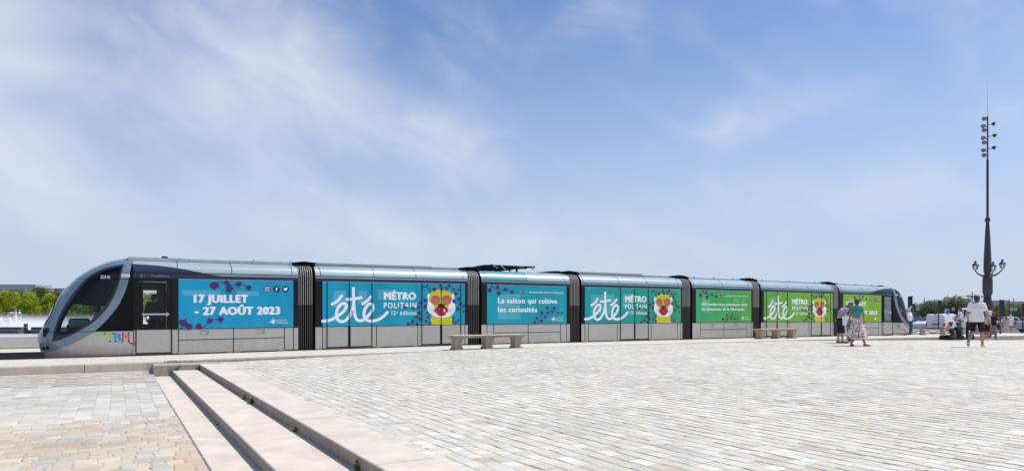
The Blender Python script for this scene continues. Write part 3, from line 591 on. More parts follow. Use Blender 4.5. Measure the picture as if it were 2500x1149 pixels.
LV = [(185, 180, 35), (265, 150, 35), (315, 225, 30), (420, 240, 60), (565, 140, 40), (595, 250, 45), (710, 235, 45), (765, 145, 45), (875, 250, 40), (1000, 245, 35), (925, 350, 55), (1000, 475, 55), (885, 520, 55), (1040, 580, 45), (975, 700, 60), (1125, 620, 40), (1130, 760, 35), (215, 500, 55), (110, 555, 55), (220, 650, 60), (45, 655, 45), (75, 790, 60), (260, 785, 35), (95, 945, 55), (275, 890, 35), (225, 985, 40), (320, 1040, 45), (15, 890, 40), (20, 1060, 30), (875, 920, 35), (985, 965, 35), (865, 1005, 30), (930, 1020, 30)]
LV2 = [(965, 615, 10), (1020, 620, 18), (1100, 620, 16), (1055, 775, 20), (1100, 760, 24), (1140, 780, 14), (1125, 710, 16)]
def portrait(pb, dx, lim):
    Q = lambda L_: [(x + dx, z) for x, z in cv(L_, *O8)]
    ell = lambda cx, cy, rx, ry, n=28: [(cx + rx * math.cos(2 * math.pi * k / n), cy - ry * math.sin(2 * math.pi * k / n)) for k in range(n)]
    m = MB(); y = -.0090
    m.flat(Q([(325, 1072), (335, 960), (360, 840), (400, 780), (790, 780), (822, 840), (835, 960), (842, 1072)]), y, 0)
    m.flat(Q(ell(295, 415, 38, 72)), y, 1); m.flat(Q(ell(852, 415, 40, 72)), y, 1)
    y -= .0006
    m.flat(Q([(275, 500), (300, 430), (340, 350), (380, 290), (440, 262), (520, 250), (600, 262), (700, 270), (770, 300), (815, 345), (850, 430), (858, 520), (900, 590), (915, 660), (905, 740), (870, 810), (800, 868), (700, 900), (590, 905), (470, 890), (380, 850), (310, 805), (265, 740), (250, 670), (268, 590)]), y, 1)
    y -= .0005
    m.flat(Q([(290, 500), (335, 345), (375, 295), (440, 265), (520, 252), (600, 264), (700, 272), (775, 305), (815, 350), (850, 470), (810, 540), (745, 600), (765, 660), (740, 690), (590, 700), (440, 690), (400, 660), (420, 600), (350, 560)]), y, 0)
    y -= .0005
    m.flat(Q([(500, 640), (590, 600), (680, 640), (735, 690), (748, 745), (725, 790), (690, 805), (690, 830), (650, 862), (585, 872), (520, 860), (480, 825), (475, 805), (440, 790), (420, 750), (432, 700)]), y, 2)
    y -= .0005; m.flat(Q([(500, 630), (520, 590), (585, 573), (645, 588), (672, 630), (650, 668), (590, 690), (530, 668)]), y, 3)
    for cx in (445, 715): m.flat(Q(ell(cx, 498, 105, 112)), y, 3); m.flat(Q(ell(cx, 498, 95, 102)), y - .0005, 4)
    m.stroke([Vector(p) for p in Q([(540, 450), (580, 440), (625, 450)])], .016, y, 3)
    for s in (-1, 1):
        for k in range(5): m.stroke([Vector(p) for p in Q([(590 + s * 165, 700 + k * 14), (590 + s * (230 - k * 4), 700 + k * 26), (590 + s * (290 - k * 14), 690 + k * 40)])], .007, y, 5, 3)
    gl = mat('portrait_lens', (.62, .13, .10), .4)
    if not gl.node_tree.nodes.get('lensramp'):
        t = gl.node_tree; g = t.nodes.new('ShaderNodeNewGeometry'); g.name = 'lensramp'; s_ = t.nodes.new('ShaderNodeSeparateXYZ'); t.links.new(g.outputs['Position'], s_.inputs[0])
        r_ = t.nodes.new('ShaderNodeMapRange'); r_.inputs[1].default_value = 1.55; r_.inputs[2].default_value = 1.95; t.links.new(s_.outputs[2], r_.inputs[0])
        c_ = t.nodes.new('ShaderNodeValToRGB'); c_.color_ramp.elements[0].color = (.60, .20, .02, 1); c_.color_ramp.elements[1].color = (.52, .035, .16, 1); t.links.new(r_.outputs[0], c_.inputs[0]); t.links.new(c_.outputs[0], t.nodes['Principled BSDF'].inputs['Base Color'])
    pb(m, 'animal_portrait', [mat('printed_yellow', (.58, .53, .008), .45), M_WHITE, mat('printed_red', (.42, .004, .035), .45), mat('printed_black', (.015, .008, .02), .45), gl, mat('printed_grey', (.25, .25, .3), .5)])
    Z = 25.4; pts = [(x + dx, z, r) for x, z, r in sc_r(LV, *O8, Z)] + [(x + dx, z, r) for x, z, r in sc_r(LV2, *O3, 25)]
    vin = [Q(v) for v in ([(150, 640), (60, 690), (-60, 700), (-230, 650)], [(235, 170), (265, 240), (345, 310)], [(520, 230), (600, 195), (760, 190), (840, 225), (900, 260), (960, 265)], [(900, 500), (960, 560), (1040, 620), (1130, 680)], [(100, 870), (40, 930), (0, 1010)], [(870, 960), (920, 985), (960, 1030)], [(300, 820), (315, 900), (290, 960)])]
    leaves(pb, pts, lim, -.0118, vin)
def ete(pb, x0, lim):
    dx = x0 - AX; m = MB()
    for i, (s, w) in enumerate(E_XZ): m.stroke([(x + x0, z) for x, z in s], .108 * w, -.0092 - .0004 * i)
    pb(m, 'brush_lettering', M_WHITE)
    m = MB(); capM = abs(cv([(850, 537)], *O3)[0][1] - cv([(850, 462)], *O3)[0][1]); capP = abs(cv([(850, 622)], *O3)[0][1] - cv([(850, 563)], *O3)[0][1])
    put_text(m, 'M\u00c9TRO', T_XZ[0][1] + x0, T_XZ[0][2] + x0, T_XZ[0][3], capM, -.0080, 0, .05)
    put_text(m, 'POLITAIN', T_XZ[1][1] + x0, T_XZ[1][2] + x0, T_XZ[1][3], capP, -.0080, 0, .022)
    (xa, za), (xb, _), (xc, zc_), (xd, _), (xe, ze) = cv([(885, 690), (927, 690), (932, 672), (947, 672), (970, 690)], *O3); xf_ = cv([(1133, 688)], *O3)[0][0]
    put_text(m, '12', xa + dx, xb + dx, za, .155, -.0080, 0, .015); put_text(m, 'e', xc + dx, xd + dx, zc_, .08, -.0080, 0, .01); put_text(m, '\u00e9dition', xe + dx, xf_ + dx, ze, .155, -.0080, 0, .015)
    pb(m, 'lettering', M_WHITE)
    portrait(pb, dx, lim)

P2 = [(px, ) for px in ()]
D = lambda *p: tuple(X(q) for q in p)
# carriage 2
carriage(5.88, 11.70, X(787.5), X(1135), D(787.5, 798.5, 908, 919.5, 1020, 1030, 1125, 1135), [D(798.5, 852.8, 908), D(1030, 1077, 1125)], None, D(783, 913.5, 1016, 1131), amber=D(779, 923.5, 1014.5))
pb = panel(X(787.5), X(1135), panes=[(X(815), X(845), 1.45, 2.05), (X(875), X(895), 1.6, 2.05), (X(922), X(970), 1.75, 2.1)]); ete(pb, X(787.5), (X(787.5), X(1135)))
# carriage 3
carriage(12.30, 16.50, X(1189), X(1383), D(1189, 1205.5, 1289.7, 1368.6, 1383.4), [], D(1205.5, 1368.6), D(1187, 1286, 1379.5), aqua=X(1286), amber=D(1209, 1283, 1297, 1363))
x0, x1 = X(1189), X(1383); pb = panel(x0, x1, panes=[(X(1215), X(1270), 1.0, 2.0)]); O = (1100, 620, 4.597)
m = MB(); c_ = cv([(530, 550), (1195, 555), (530, 648), (972, 650), (880, 435), (1265, 435), (1155, 735)], *O); k = abs(cv([(530, 490)], *O)[0][1] - c_[0][1])
put_text(m, 'La saison qui cultive', c_[0][0], c_[1][0], (c_[0][1] + c_[1][1]) / 2 + .01, k, -.0080, 0, .03); put_text(m, 'les curiosit\u00e9s', c_[2][0], c_[3][0], c_[2][1], k, -.0080, 0, .03)
put_text(m, 'etemetropolitain.bordeaux-metropole.fr', c_[4][0], c_[5][0], c_[4][1], .085, -.0080, 0, .012); logo(m, c_[6][0], c_[6][1], .19); pb(m, 'lettering', M_WHITE)
ic = cv([(782, 423), (812, 423), (844, 423)], *O); icons(pb, [q[0] for q in ic], ic[0][1], .055)
leaves(pb, sc_r([(438, 400, 32), (462, 357, 15), (525, 368, 27), (540, 435, 32), (615, 390, 25), (688, 425, 25), (1085, 600, 22), (1162, 605, 22), (1022, 658, 25), (1095, 658, 20), (1140, 655, 18), (1210, 660, 17), (1258, 657, 15), (968, 718, 20), (1065, 700, 22), (1020, 745, 27), (945, 768, 20)], *O, 27.5), (x0, x1), vines=[cv(v, *O) for v in ([(460, 355), (520, 395), (600, 405), (690, 420)], [(975, 775), (1000, 715), (1060, 660), (1130, 635), (1190, 645), (1255, 665)])])
# carriage 4
carriage(17.10, 22.92, X(1428), X(1662), D(1428, 1436.5, 1507, 1515, 1583, 1590, 1654, 1662), [D(1515, 1549.5, 1583)], None, D(1424, 1512, 1580, 1656), amber=D(1431, 1503, 1592, 1656))
pb = panel(X(1428), X(1662), panes=[(X(1443), X(1500), 1.2, 2.05), (X(1520), X(1545), 1.5, 2.1)]); ete(pb, X(1428), (X(1428), X(1662)))
# carriage 5
carriage(23.55, 27.75, X(1699), X(1834), D(1690, 1709.7, 1767.5, 1823.6, 1833.7), [], D(1709.7, 1823.6), D(1694, 1764, 1829), amber=D(1711, 1766, 1818), vents=D(1737.5, 1797.5))
x0, x1 = X(1699), X(1834); pb = panel(x0, x1, panes=[(X(1715), X(1733), 1.3, 2.0), (X(1790), X(1803), 1.75, 2.0), (X(1812), X(1818), 1.75, 2.0)]); O = (1650, 650, 5.744)
m = MB(); c_ = cv([(360, 542), (998, 550), (360, 612), (960, 615), (692, 420), (1025, 420), (938, 730)], *O); k = abs(cv([(360, 505)], *O)[0][1] - c_[0][1])
put_text(m, '150 rendez-vous artistiques dans', c_[0][0], c_[1][0], c_[0][1] - .01, k, -.0080, 0, .03); put_text(m, 'les communes de la M\u00e9tropole', c_[2][0], c_[3][0], c_[2][1], k, -.0080, 0, .03)
put_text(m, 'etemetropolitain.bordeaux-metropole.fr', c_[4][0], c_[5][0], c_[4][1], .085, -.0080, 0, .012); logo(m, c_[6][0], c_[6][1], .19); pb(m, 'lettering', M_WHITE)
ic = cv([(605, 410), (633, 410), (658, 410)], *O); icons(pb, [q[0] for q in ic], ic[0][1], .055)
leaves(pb, sc_r([(345, 400, 32), (375, 348, 18), (425, 362, 25), (438, 430, 32), (503, 388, 25), (567, 420, 24), (717, 675, 22), (787, 680, 22), (660, 738, 25), (722, 738, 20), (768, 735, 18), (828, 738, 18), (873, 735, 15), (697, 770, 18)], *O, 33.5), (x0, x1), vines=[cv(v, *O) for v in ([(360, 340), (410, 380), (490, 400), (570, 425)], [(640, 770), (680, 730), (740, 712), (800, 722), (870, 740)])])
# carriage 6
carriage(28.35, 34.25, X(1865), X(2033), D(1871, 1922, 1927.5, 1975, 1980.5, 2027.6, 2033), [D(1871, 1897, 1922), D(1980.5, 2005, 2027.6)], None, D(1861, 1924, 1974, 2030), amber=D(1862, 1930, 1972, 2034))
pb = panel(X(1865), X(2033), panes=[(X(1877), X(1893), 1.5, 2.05), (X(1930), X(1932), 1.8, 2.1)]); ete(pb, X(1865), (X(1865), X(2033)))

# --- bellows between the sections
def bellows(x0, x1):
    m = MB(); n = 8
    prof = [(.07, -.2), (.05, .05), (.045, 1.56), (.045, 1.60), (.045, 2.52), (.09, 2.68), (.17, 2.80), (.28, 2.865), (.48, 2.905), (1.2, 2.93)]
    for i in range(2 * n):
        a = x0 + (x1 - x0) * i / (2 * n); c = x0 + (x1 - x0) * (i + 1) / (2 * n); ia, ic_ = (.06 if i % 2 == 0 else 0), (0 if i % 2 == 0 else .06)
        for side in (0, 1):
            f = (lambda y: y) if side == 0 else (lambda y: WID - y)
            for (ya, za), (yb, zb) in zip(prof[:-1], prof[1:]): m.add([(a, f(ya + ia), za - .4 * ia), (c, f(ya + ic_), za - .4 * ic_), (c, f(yb + ic_), zb - .4 * ic_), (a, f(yb + ia), zb - .4 * ia)], [(0, 1, 2, 3)], 0)
    for i in range(n - 1):                  # the alloy hoops on the folds
        x = x0 + (x1 - x0) * (2 * i + 2 - (0 if i else 0) ) / (2 * n) - (x1 - x0) / (2 * n)
        for side in (0, 1):
            f = (lambda y: y) if side == 0 else (lambda y: WID - y)
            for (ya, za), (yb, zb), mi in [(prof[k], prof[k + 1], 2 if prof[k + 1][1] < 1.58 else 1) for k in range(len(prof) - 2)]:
                for s in (-1, 1): m.add([(x + s * .011, f(ya - .012), za), (x + s * .011, f(yb - .012), zb), (x + s * .011, f(yb + .03), zb), (x + s * .011, f(ya + .03), za)], [(0, 1, 2, 3)], mi)
                m.add([(x - .011, f(ya - .012), za), (x + .011, f(ya - .012), za), (x + .011, f(yb - .012), zb), (x - .011, f(yb - .012), zb)], [(0, 1, 2, 3)], mi)
    o = m.build('bellows', [M_BLK, M_RIB, M_RIBD], tram, fn=TL)
    k = MB(); k.box(x0 - .03, x1 + .03, .5, WID - .5, 2.93, 3.0); k.box(x0 - .06, x0 + .02, .28, WID - .28, 2.86, 2.99)
    k.box(x1 - .02, x1 + .06, .28, WID - .28, 2.86, 2.99)
    for q in range(4): k.tube([(x0 - .1, .55 + q * .12, 3.0), ((x0 + x1) / 2, .5 + q * .12, 3.05), (x1 + .15, .55 + q * .12, 3.02)], .025, 6)
    k.build('cable_bridge', M_BLK, o, fn=TL)
for a, c in ((5.30, 5.88), (11.70, 12.30), (16.50, 17.10), (22.92, 23.55), (27.75, 28.35), (34.25, 34.80)): bellows(a, c)

# --- end sections with their cabs
def end_section(flip):
    mx = (lambda x: 40.30 - x) if flip else (lambda x: x)
    seg = (lambda a, b_: (mx(b_), mx(a))) if flip else (lambda a, b_: (a, b_))
    xs = .42; x0, x1 = seg(xs, 5.30) if not flip else (34.80, mx(xs))
    if not flip:
        d0, d1 = X(332), X(419); ad0, ad1 = X(436), X(716)
        vl = D(419.6, 435.8, 569.8, 694.6, 716.5); hl = D(435.8, 694.6); fl = D(433.5, 566, 713); am = D(443, 561, 579, 688); vt = D(500, 637)
        hole = (X(341), X(418)); glassx = (X(345), X(416))
    else:
        d0, d1 = X(2155.5), X(2179); ad0, ad1 = X(2058.6), X(2151.5)
        vl = D(2058, 2072, 2110, 2145, 2152); hl = D(2072, 2145); fl = D(2054, 2105, 2144); am = D(2070, 2147); vt = ()
        hole = (X(2157), X(2177.5)); glassx = (X(2158), X(2176.5))
    c, cb = carriage(x0, x1, ad0, ad1, vl, [(d0, None, d1)], hl, fl, amber=am, vents=vt, holes=[hole])
    # inner shell: floor, ceiling, lining, seats
    m = MB(); m.box(x0, x1, .06, WID - .06, .02, .28, 0); m.box(x0, x1, .1, WID - .1, 2.36, 2.40, 1)
    for s0, s1 in ((x0, hole[0]), (hole[1], x1)): m.box(s0, s1, .02, .05, .28, 2.36, 1); m.box(s0, s1, WID - .05, WID - .02, .28, 2.36, 1)
    bx = x1 - .02 if not flip else x0 + .02; m.box(bx - .02, bx + .02, .06, WID - .06, .28, 2.36, 1)
    cb(m, 'interior_lining', [M_INT, M_INTD])
    gx0, gx1 = glassx; m = MB(); m.box(gx0 + .05, gx1 - .05, -.004, .002, .86, 2.30, 0)
    m.box(gx0 - .02, gx0 + .05, -.005, .02, .80, 2.36, 1); m.box(gx1 - .05, gx1 + .02, -.005, .02, .80, 2.36, 1); m.box(gx0 + .05, gx1 - .05, -.005, .02, 2.30, 2.36, 1); m.box(gx0 + .05, gx1 - .05, -.005, .02, .80, .86, 1)
    dr = cb(m, 'door_glazing', [G_SIDE, M_BLACK]); m = MB()
    m.box(gx0 + .03, gx1 - .03, WID - .004, WID + .003, .86, 2.30, 0)
    wa, wb = gx0 + .06, gx0 + .66 * (gx1 - gx0)
    m.box(gx0 - .02, wa, WID - .02, WID + .004, .80, 2.36, 1); m.box(wb, gx1 + .02, WID - .02, WID + .004, .80, 2.36, 1); m.box(wa, wb, WID - .02, WID + .004, 2.08, 2.36, 1); m.box(wa, wb, WID - .02, WID + .004, .80, .95, 1)
    cb(m, 'far_door_glazing', [G_SIDE, M_BLACK])
    m = MB(); z = 1.27 if not flip else 1.42
    m.box(gx0 + .02, gx1 - .10, -.012, -.006, z - .022, z + .022); m.prism([(gx1 - .12, z + .07), (gx1 - .02, z), (gx1 - .12, z - .07)], -.012, -.006)
    cb(m, 'door_arrow', mat('arrow_print', (.45, .50, .54), .5), dr)
    m = MB(); bxp = gx0 + .16 if not flip else gx1 - .12; m.lathe([(.0, 0), (.05, 0), (.055, .015), (.0, .02)], n=14); m.v = [(bxp + x, -.006 - z_, z - .12 + y) for x, y, z_ in m.v]; cb(m, 'door_button', mat('button_alloy', (.5, .5, .5), .3, metal=.7), dr)
    # destination display over the door
    m = MB(); m.box(d0 + .02, d1 - .01, -.009, 0, 2.378, 2.505, 0); q = MB()
    w_ = d1 - d0; q.flat([(d0 + .12 * w_, 2.40), (d0 + .17 * w_, 2.39), (d0 + .17 * w_, 2.49), (d0 + .12 * w_, 2.48)], -.0098); q.stroke([(d0 + .19 * w_, 2.42), (d0 + .25 * w_, 2.43), (d0 + .22 * w_, 2.45)], .012, -.0098)
    put_text(q, 'Casablanca', d0 + .42 * w_, d0 + .92 * w_, 2.415, .075, -.0098, 0, .03)
    cb(m, 'destination_display', M_NAVY); cb(q, 'display_lettering', mat('display_grey', (.16, .17, .17), .5))
    # the dark sail that sweeps back over the fairing
    m = MB(); pts = []; n = 18; xa, xb = (xs, 2.45) if not flip else (36.9, mx(xs)); 
    def sail(t): return 2.80 - .27 * (t ** 2.0)
    fy = lambda z: float(np.interp(z, [p[1] for p in FAIR], [p[0] for p in FAIR]))
    for i in range(n):
        ta, tb_ = i / n, (i + 1) / n; xa_, xb_ = xs + 2.05 * ta, xs + 2.05 * tb_
        for k in range(6):
            za0, za1 = 2.55 + (sail(ta) - 2.55) * k / 6, 2.55 + (sail(ta) - 2.55) * (k + 1) / 6; zb0, zb1 = 2.55 + (sail(tb_) - 2.55) * k / 6, 2.55 + (sail(tb_) - 2.55) * (k + 1) / 6
            m.add([(mx(xa_), fy(za0) - .012, za0), (mx(xb_), fy(zb0) - .012, zb0), (mx(xb_), fy(zb1) - .012, zb1), (mx(xa_), fy(za1) - .012, za1)], [(0, 1, 2, 3)], 0, True)
    m.prism([(mx(xs), 2.476), (mx(xs), 2.53), (mx(2.45), 2.53), (mx(2.9), 2.476)], -.004, -.0015)
    cb(m, 'roof_sail', M_NAVY)
    if not flip:
        m = MB(); m.box(.30, 2.0, .50, 1.9, 2.94, 3.04); m.box(2.02, 5.2, .52, 1.88, 2.945, 3.03)
        for x in (1.72, 3.95, 5.15): m.box(x - .02, x + .02, .44, .48, 2.92, 3.07)
        cb(m, 'roof_casing', M_ROOF); m = MB().box(1.25, 1.42, 1.1, 1.3, 3.04, 3.14); cb(m, 'aerial', M_BLK)
    return c, mx

XF = [(-.05, -1.86), (.10, -1.93), (.25, -2.0), (.45, -2.05), (.66, -2.05), (.80, -1.97), (.95, -1.90), (1.1, -1.84), (1.35, -1.745), (1.6, -1.64), (1.8, -1.53), (2.0, -1.40), (2.2, -1.25), (2.36, -1.10), (2.5, -.94), (2.65, -.73), (2.8, -.47), (2.9, -.22), (2.98, .05), (3.03, .28), (3.06, .45)]
def nose_y(x, z):
    xf = float(np.interp(z, [t[0] for t in XF], [t[1] for t in XF])); u = min(max((.46 - x) / max(.46 - xf, 1e-4), 0), 1)
    prof = float(np.interp(z, [-.1, .15, .3, 2.55, 2.70, 2.83, 2.90, 2.96], [.10, .03, .0, 0, .06, .20, .36, .6]))
    return 1.2 - (1.2 - prof) * math.sqrt(max(1 - u ** 4, 0))
def nose_pt(cx, cy):                        # reading off the enlarged cab -> (x, z) on the curved nose
    y = .25
    for _ in range(14):
        x, z = on_y(80 + cx / 4.419, 620 + cy / 4.419, TRAM_Y + y); y = .5 * y + .5 * nose_y(x, z + .10)
    return Vector((x, z + .10))
def resamp(P, n):
    d = [0]
    for a, b_ in zip(P[:-1], P[1:]): d.append(d[-1] + (b_ - a).length)
    return [Vector((float(np.interp(d[-1] * i / (n - 1), d, [p.x for p in P])), float(np.interp(d[-1] * i / (n - 1), d, [p.y for p in P])))) for i in range(n)]
def smooth_curve(P, n):
    P = resamp(P, n)
    for _ in range(2): P = [P[0]] + [(P[i - 1] + P[i] * 2 + P[i + 1]) / 4 for i in range(1, len(P) - 1)] + [P[-1]]
    return P
npts = lambda L_: [nose_pt(*p) for p in L_]
C_O1 = npts([(128, 835), (140, 780), (158, 725), (190, 650), (232, 560), (300, 450), (390, 335), (500, 228), (640, 143), (780, 85), (900, 58), (1030, 40)])
C_W1 = npts([(205, 940), (220, 850), (250, 750), (300, 630), (360, 520), (440, 410), (560, 270), (650, 205), (760, 155), (870, 125), (985, 105)])
C_W2 = npts([(205, 940), (240, 940), (330, 910), (420, 870), (510, 825), (640, 745), (740, 660), (820, 560), (880, 450), (920, 350), (945, 270), (960, 200), (985, 105)])
C_E = npts([(130, 1060), (250, 1030), (400, 975), (540, 910), (640, 850), (670, 828), (750, 760), (850, 650), (930, 550), (1000, 400), (1035, 270), (1050, 200), (1068, 105)])
C_L = npts([(128, 835), (108, 890), (84, 950), (72, 985), (95, 1030), (130, 1060)])
C_IN = npts([(128, 835), (205, 940), (130, 1060)])
C_BOT = npts([(135, 1117), (400, 1110), (700, 1102), (1092, 1090)])
def cab(flip, par_x):
    mx = (lambda x: 39.84 + (.46 - x) * 1.13) if flip else (lambda x: x)
    c = empty('cab', (mx(-.8) - 20.15, 0, 0)); c.parent = tram
    def fn(p): x = mx(p[0]); return (x - mx(-.8), p[1], p[2] + zo(x))
    def ribbon(mb, A, B, n=40, k=6, mi=0, off=0, side=0, sm=True):
        A = smooth_curve(A, n); B = smooth_curve(B, n); vs = []
        for a, b_ in zip(A, B):
            for j in range(k + 1): q = a.lerp(b_, j / k); y = nose_y(q.x, q.y) - off; vs.append((q.x, y if side == 0 else WID - y, q.y))
        mb.add(vs, [(i * (k + 1) + j, (i + 1) * (k + 1) + j, (i + 1) * (k + 1) + j + 1, i * (k + 1) + j + 1) for i in range(n - 1) for j in range(k)], mi, sm)
        return mb
    def both(name, mats, *ribs):             # the same piece on either flank
        for side in (0, 1):
            m = MB()
            for rb in ribs: ribbon(m, *rb, side=side)
            m.build(name, mats, c, fn=fn)
    e = [p for p in C_E[5:]]; zt_, zb_ = e[-1].y, e[0].y
    both('cab_frame', M_STEEL, (C_O1, C_W1), (C_E, C_W2), (C_L, C_IN, 30), ([Vector((C_O1[-1].x - .25, C_O1[-1].y - .02)), Vector((.44, 3.0))], [Vector((C_O1[-1].x - .25, 2.80)), Vector((.44, 2.80))], 6, 4))
    cen = Vector((sum(p.x for p in C_W1 + C_W2) / (len(C_W1) + len(C_W2)), sum(p.y for p in C_W1 + C_W2) / (len(C_W1) + len(C_W2))))
    ins = lambda C_, k_: [p + (cen - p).normalized() * min(k_, (cen - p).length * .5) for p in C_]
    both('side_window', G_CAB, (C_W1, C_W2, 48, 10, 0, -.012))
    both('window_border', M_NAVY, (C_W1, ins(C_W1, .09), 44, 2, 0, -.004), (C_W2, ins(C_W2, .09), 44, 2, 0, -.004))
    both('sun_band', G_DARK, ([p for p in C_W1 if p.y > 1.50], [p for p in C_W2 if p.y > 1.50], 30, 8, 0, -.020))
    both('lower_blind', mat('cab_blind', (.035, .035, .042), .3), ([C_W1[0], C_W1[1]], [C_W2[1], C_W2[3]], 12, 6, 0, -.024))
    both('corner_glazing', glass('corner_glass', (.05, .055, .06), .2), (e, [Vector((.44, zb_)), Vector((.44, zt_))], 40, 6))      # black glazed corner behind the arch
    both('corner_band', M_BLACK, ([Vector((C_E[-1].x - .2, 2.74)), Vector((.44, 2.76))], [Vector((C_E[-1].x - .2, C_E[-1].y - .1)), Vector((.44, zt_))], 6, 3, 0, .001))
    both('cab_skirt', M_BEIGE, (C_E[:6] + [Vector((.44, zb_))], C_BOT[:3] + [Vector((.44, C_BOT[3].y))], 48, 8))
    m = MB()
    for x, z in ((-.28, .02),): m.box(x - .09, x + .09, nose_y(x, .05) - .012, nose_y(x, .05) + .05, .03, .07)
    m.build('side_reflector', M_AMBER, c, fn=fn)
    def front(mb, Cl, n, k, mi, off=0):
        Cl = smooth_curve(Cl, n); vs = []
        for p in Cl:
            xf = float(np.interp(p.y, [t[0] for t in XF], [t[1] for t in XF])); y0 = nose_y(p.x, p.y)
            u0 = (.46 - p.x) / (.46 - xf)
            for j in range(2 * k + 1):
                t = j / k; side = t > 1; t = 2 - t if side else t
                y = y0 + (1.2 - y0) * t; w = (1.2 - y) / (1.2 - (nose_y(.46, p.y))) if y < 1.2 else 0
                u = max(1 - min(w, 1) ** 2, 0) ** .25; x = min(.46 - (.46 - xf) * u, p.x) if t > 0 else p.x
                vs.append((x - off, WID - y if side else y, p.y))
        w_ = 2 * k + 1; mb.add(vs, [(i * w_ + j, (i + 1) * w_ + j, (i + 1) * w_ + j + 1, i * w_ + j + 1) for i in range(n - 1) for j in range(w_ - 1)], mi, True)
    lowz = 2.28
    m = MB(); front(m, [p for p in C_O1 if p.y < lowz + .12], 26, 10, 0, .004); m.build('windscreen', glass('windscreen_glass', (.07, .08, .085), .6), c, fn=fn)
    m = MB(); front(m, [p for p in C_O1 if p.y > lowz - .12], 20, 10, 0); m.build('cab_roof', M_STEEL, c, fn=fn)
    m = MB(); front(m, C_L, 20, 10, 0); m.build('front_apron', M_STEEL, c, fn=fn)
    m = MB(); front(m, [C_L[-1], C_BOT[0]], 5, 10, 0); m.build('bumper', mat('bumper_grey', (.11, .13, .14), .5), c, fn=fn)
    def nx(y, z, off=0):                     # x of the front at (y, z)
        y = min(y, WID - y); xf = float(np.interp(z, [t[0] for t in XF], [t[1] for t in XF])); w = (1.2 - y) / (1.2 - nose_y(.46, z))
        return .46 - (.46 - xf) * max(1 - min(w, 1) ** 2, 0) ** .25 - off
    for y in (.62, 1.78):                    # headlamps
        m = MB(); x = nx(y, .78); m.box(x - .05, x + .10, y - .13, y + .13, .62, .88, 0, .03); m.box(x - .056, x - .04, y - .08, y + .08, .68, .82, 1)
        m.build('headlight', [M_BLACK, mat('lamp_glass', (.7, .72, .72), .1)], c, fn=fn)
    m = MB(); m.tube([(nx(a, b_, .05), a, b_) for a, b_ in ((.75, .95), (.62, 1.25), (.72, 1.6), (.9, 1.9))], .016, 6); m.build('wiper', M_BLK, c, fn=fn)
    for cx, cy in ((125, 1012), (165, 1005)):
        q = nose_pt(cx, cy); k = MB().lathe([(0, 0), (.028, 0), (.05, .03), (.055, .05)], n=12); y = nose_y(q.x, q.y); k.v = [(q.x + a, y + .03 - b2, q.y + b_) for a, b_, b2 in k.v]; k.build('fog_lamp', M_BLK, c, fn=fn)
    q = nose_pt(1008, 238); m = MB(); m.box(q.x - .15, q.x + .10, -.11, .02, q.y - .055, q.y + .055, 0, .04); m.build('mirror_camera', mat('camera_shell', (.42, .49, .52), .3, coat=.5), c, fn=fn)
    a_, b_ = nose_pt(130, 833), nose_pt(668, 829); m = MB(); ribbon(m, [a_, b_, Vector((.44, zb_))], [a_ + Vector((0, -.014)), b_ + Vector((0, -.014)), Vector((.44, zb_ - .014))], 30, 1, 0, .004)
    a_, b_ = nose_pt(462, 263), nose_pt(1090, 268); ribbon(m, [a_, b_], [a_ + Vector((0, -.012)), b_ + Vector((0, -.012))], 30, 1, 0, .004)
    m.build('shut_lines', M_BLK, c, fn=fn)
    # inside: floor, desk, driver's seat
    m = MB(); m.box(-1.0, .45, .25, 2.15, .12, .25, 0); m.box(-1.30, -.95, .62, 1.78, .25, .98, 0, .04); m.box(-.30, .44, .3, 2.1, 2.50, 2.56, 0)
    m.box(-.45, -.30, .95, 1.45, .75, 1.35, 0, .05); m.box(-.75, -.30, .95, 1.45, .60, .75, 0, .05); m.box(.38, .42, .12, .75, .25, 2.5, 0); m.box(.38, .42, 1.65, 2.28, .25, 2.5, 0)
    m.build('driver_desk', M_INTD, c, fn=fn)
    m = MB(); m.box(-1.25, -.70, .45, .80, .88, 1.16, 0, .07); m.build('desk_hood', mat('teal_plastic', (.05, .13, .14), .45), c, fn=fn)
    return c, fn
endA, _ = end_section(False); endB, _ = end_section(True)
cabA, fA = cab(False, 0); cabB, fB = cab(True, 0)
# number, operator mark
def nose_text(parent, flip):
    mx = (lambda x: 39.84 + (.46 - x) * 1.13) if flip else (lambda x: x)
    (a, za), (b_, _) = nose_pt(732, 262), nose_pt(835, 262)
    m = MB(); lo_, hi_ = (a, b_) if not flip else (mx(b_), mx(a))
    put_text(m, '2224 M2', lo_, hi_, za, .10, 0, 0, .012)
    def fn(p): x = p[0]; q = mx(x); q = .46 - (x - 39.84) / 1.13 if flip else x; return (x - mx(-.8), nose_y(q, p[2]) - .012, p[2] + zo(x))
    m.build('fleet_number', M_WHITE, parent, fn=fn)
nose_text(cabA, False); nose_text(cabB, True)
def mark(parent, strokes, dots, base, mirror_y=None, name='operator_mark', ox=0):
    cols = [mat('mark_green', (.20, .62, .02), .4), mat('mark_blue', (.01, .30, .66), .4), mat('mark_pink', (.68, .005, .10), .4), mat('mark_dot', (.01, .01, .012), .4)]
    m = MB()
    for mi, pts, w, sub in strokes: m.stroke([Vector(p) for p in pts], w * .62, -.0012 - .0004 * mi, mi, sub)
    for x, z in dots: m.flat([(x + .022 * math.cos(k * math.pi / 5), z + .022 * math.sin(k * math.pi / 5)) for k in range(10)], -.0042, 3)
    m.build(name, cols, parent, fn=lambda p: (p[0] - ox, p[1] + nose_y(p[0] if p[0] < 20 else .46 - (p[0] - 39.84) / 1.13, .5) - (.0005 if p[0] < 20 else .012), p[2] + zo(p[0])))
nz = lambda L_: [tuple(nose_pt(*p)) for p in L_]
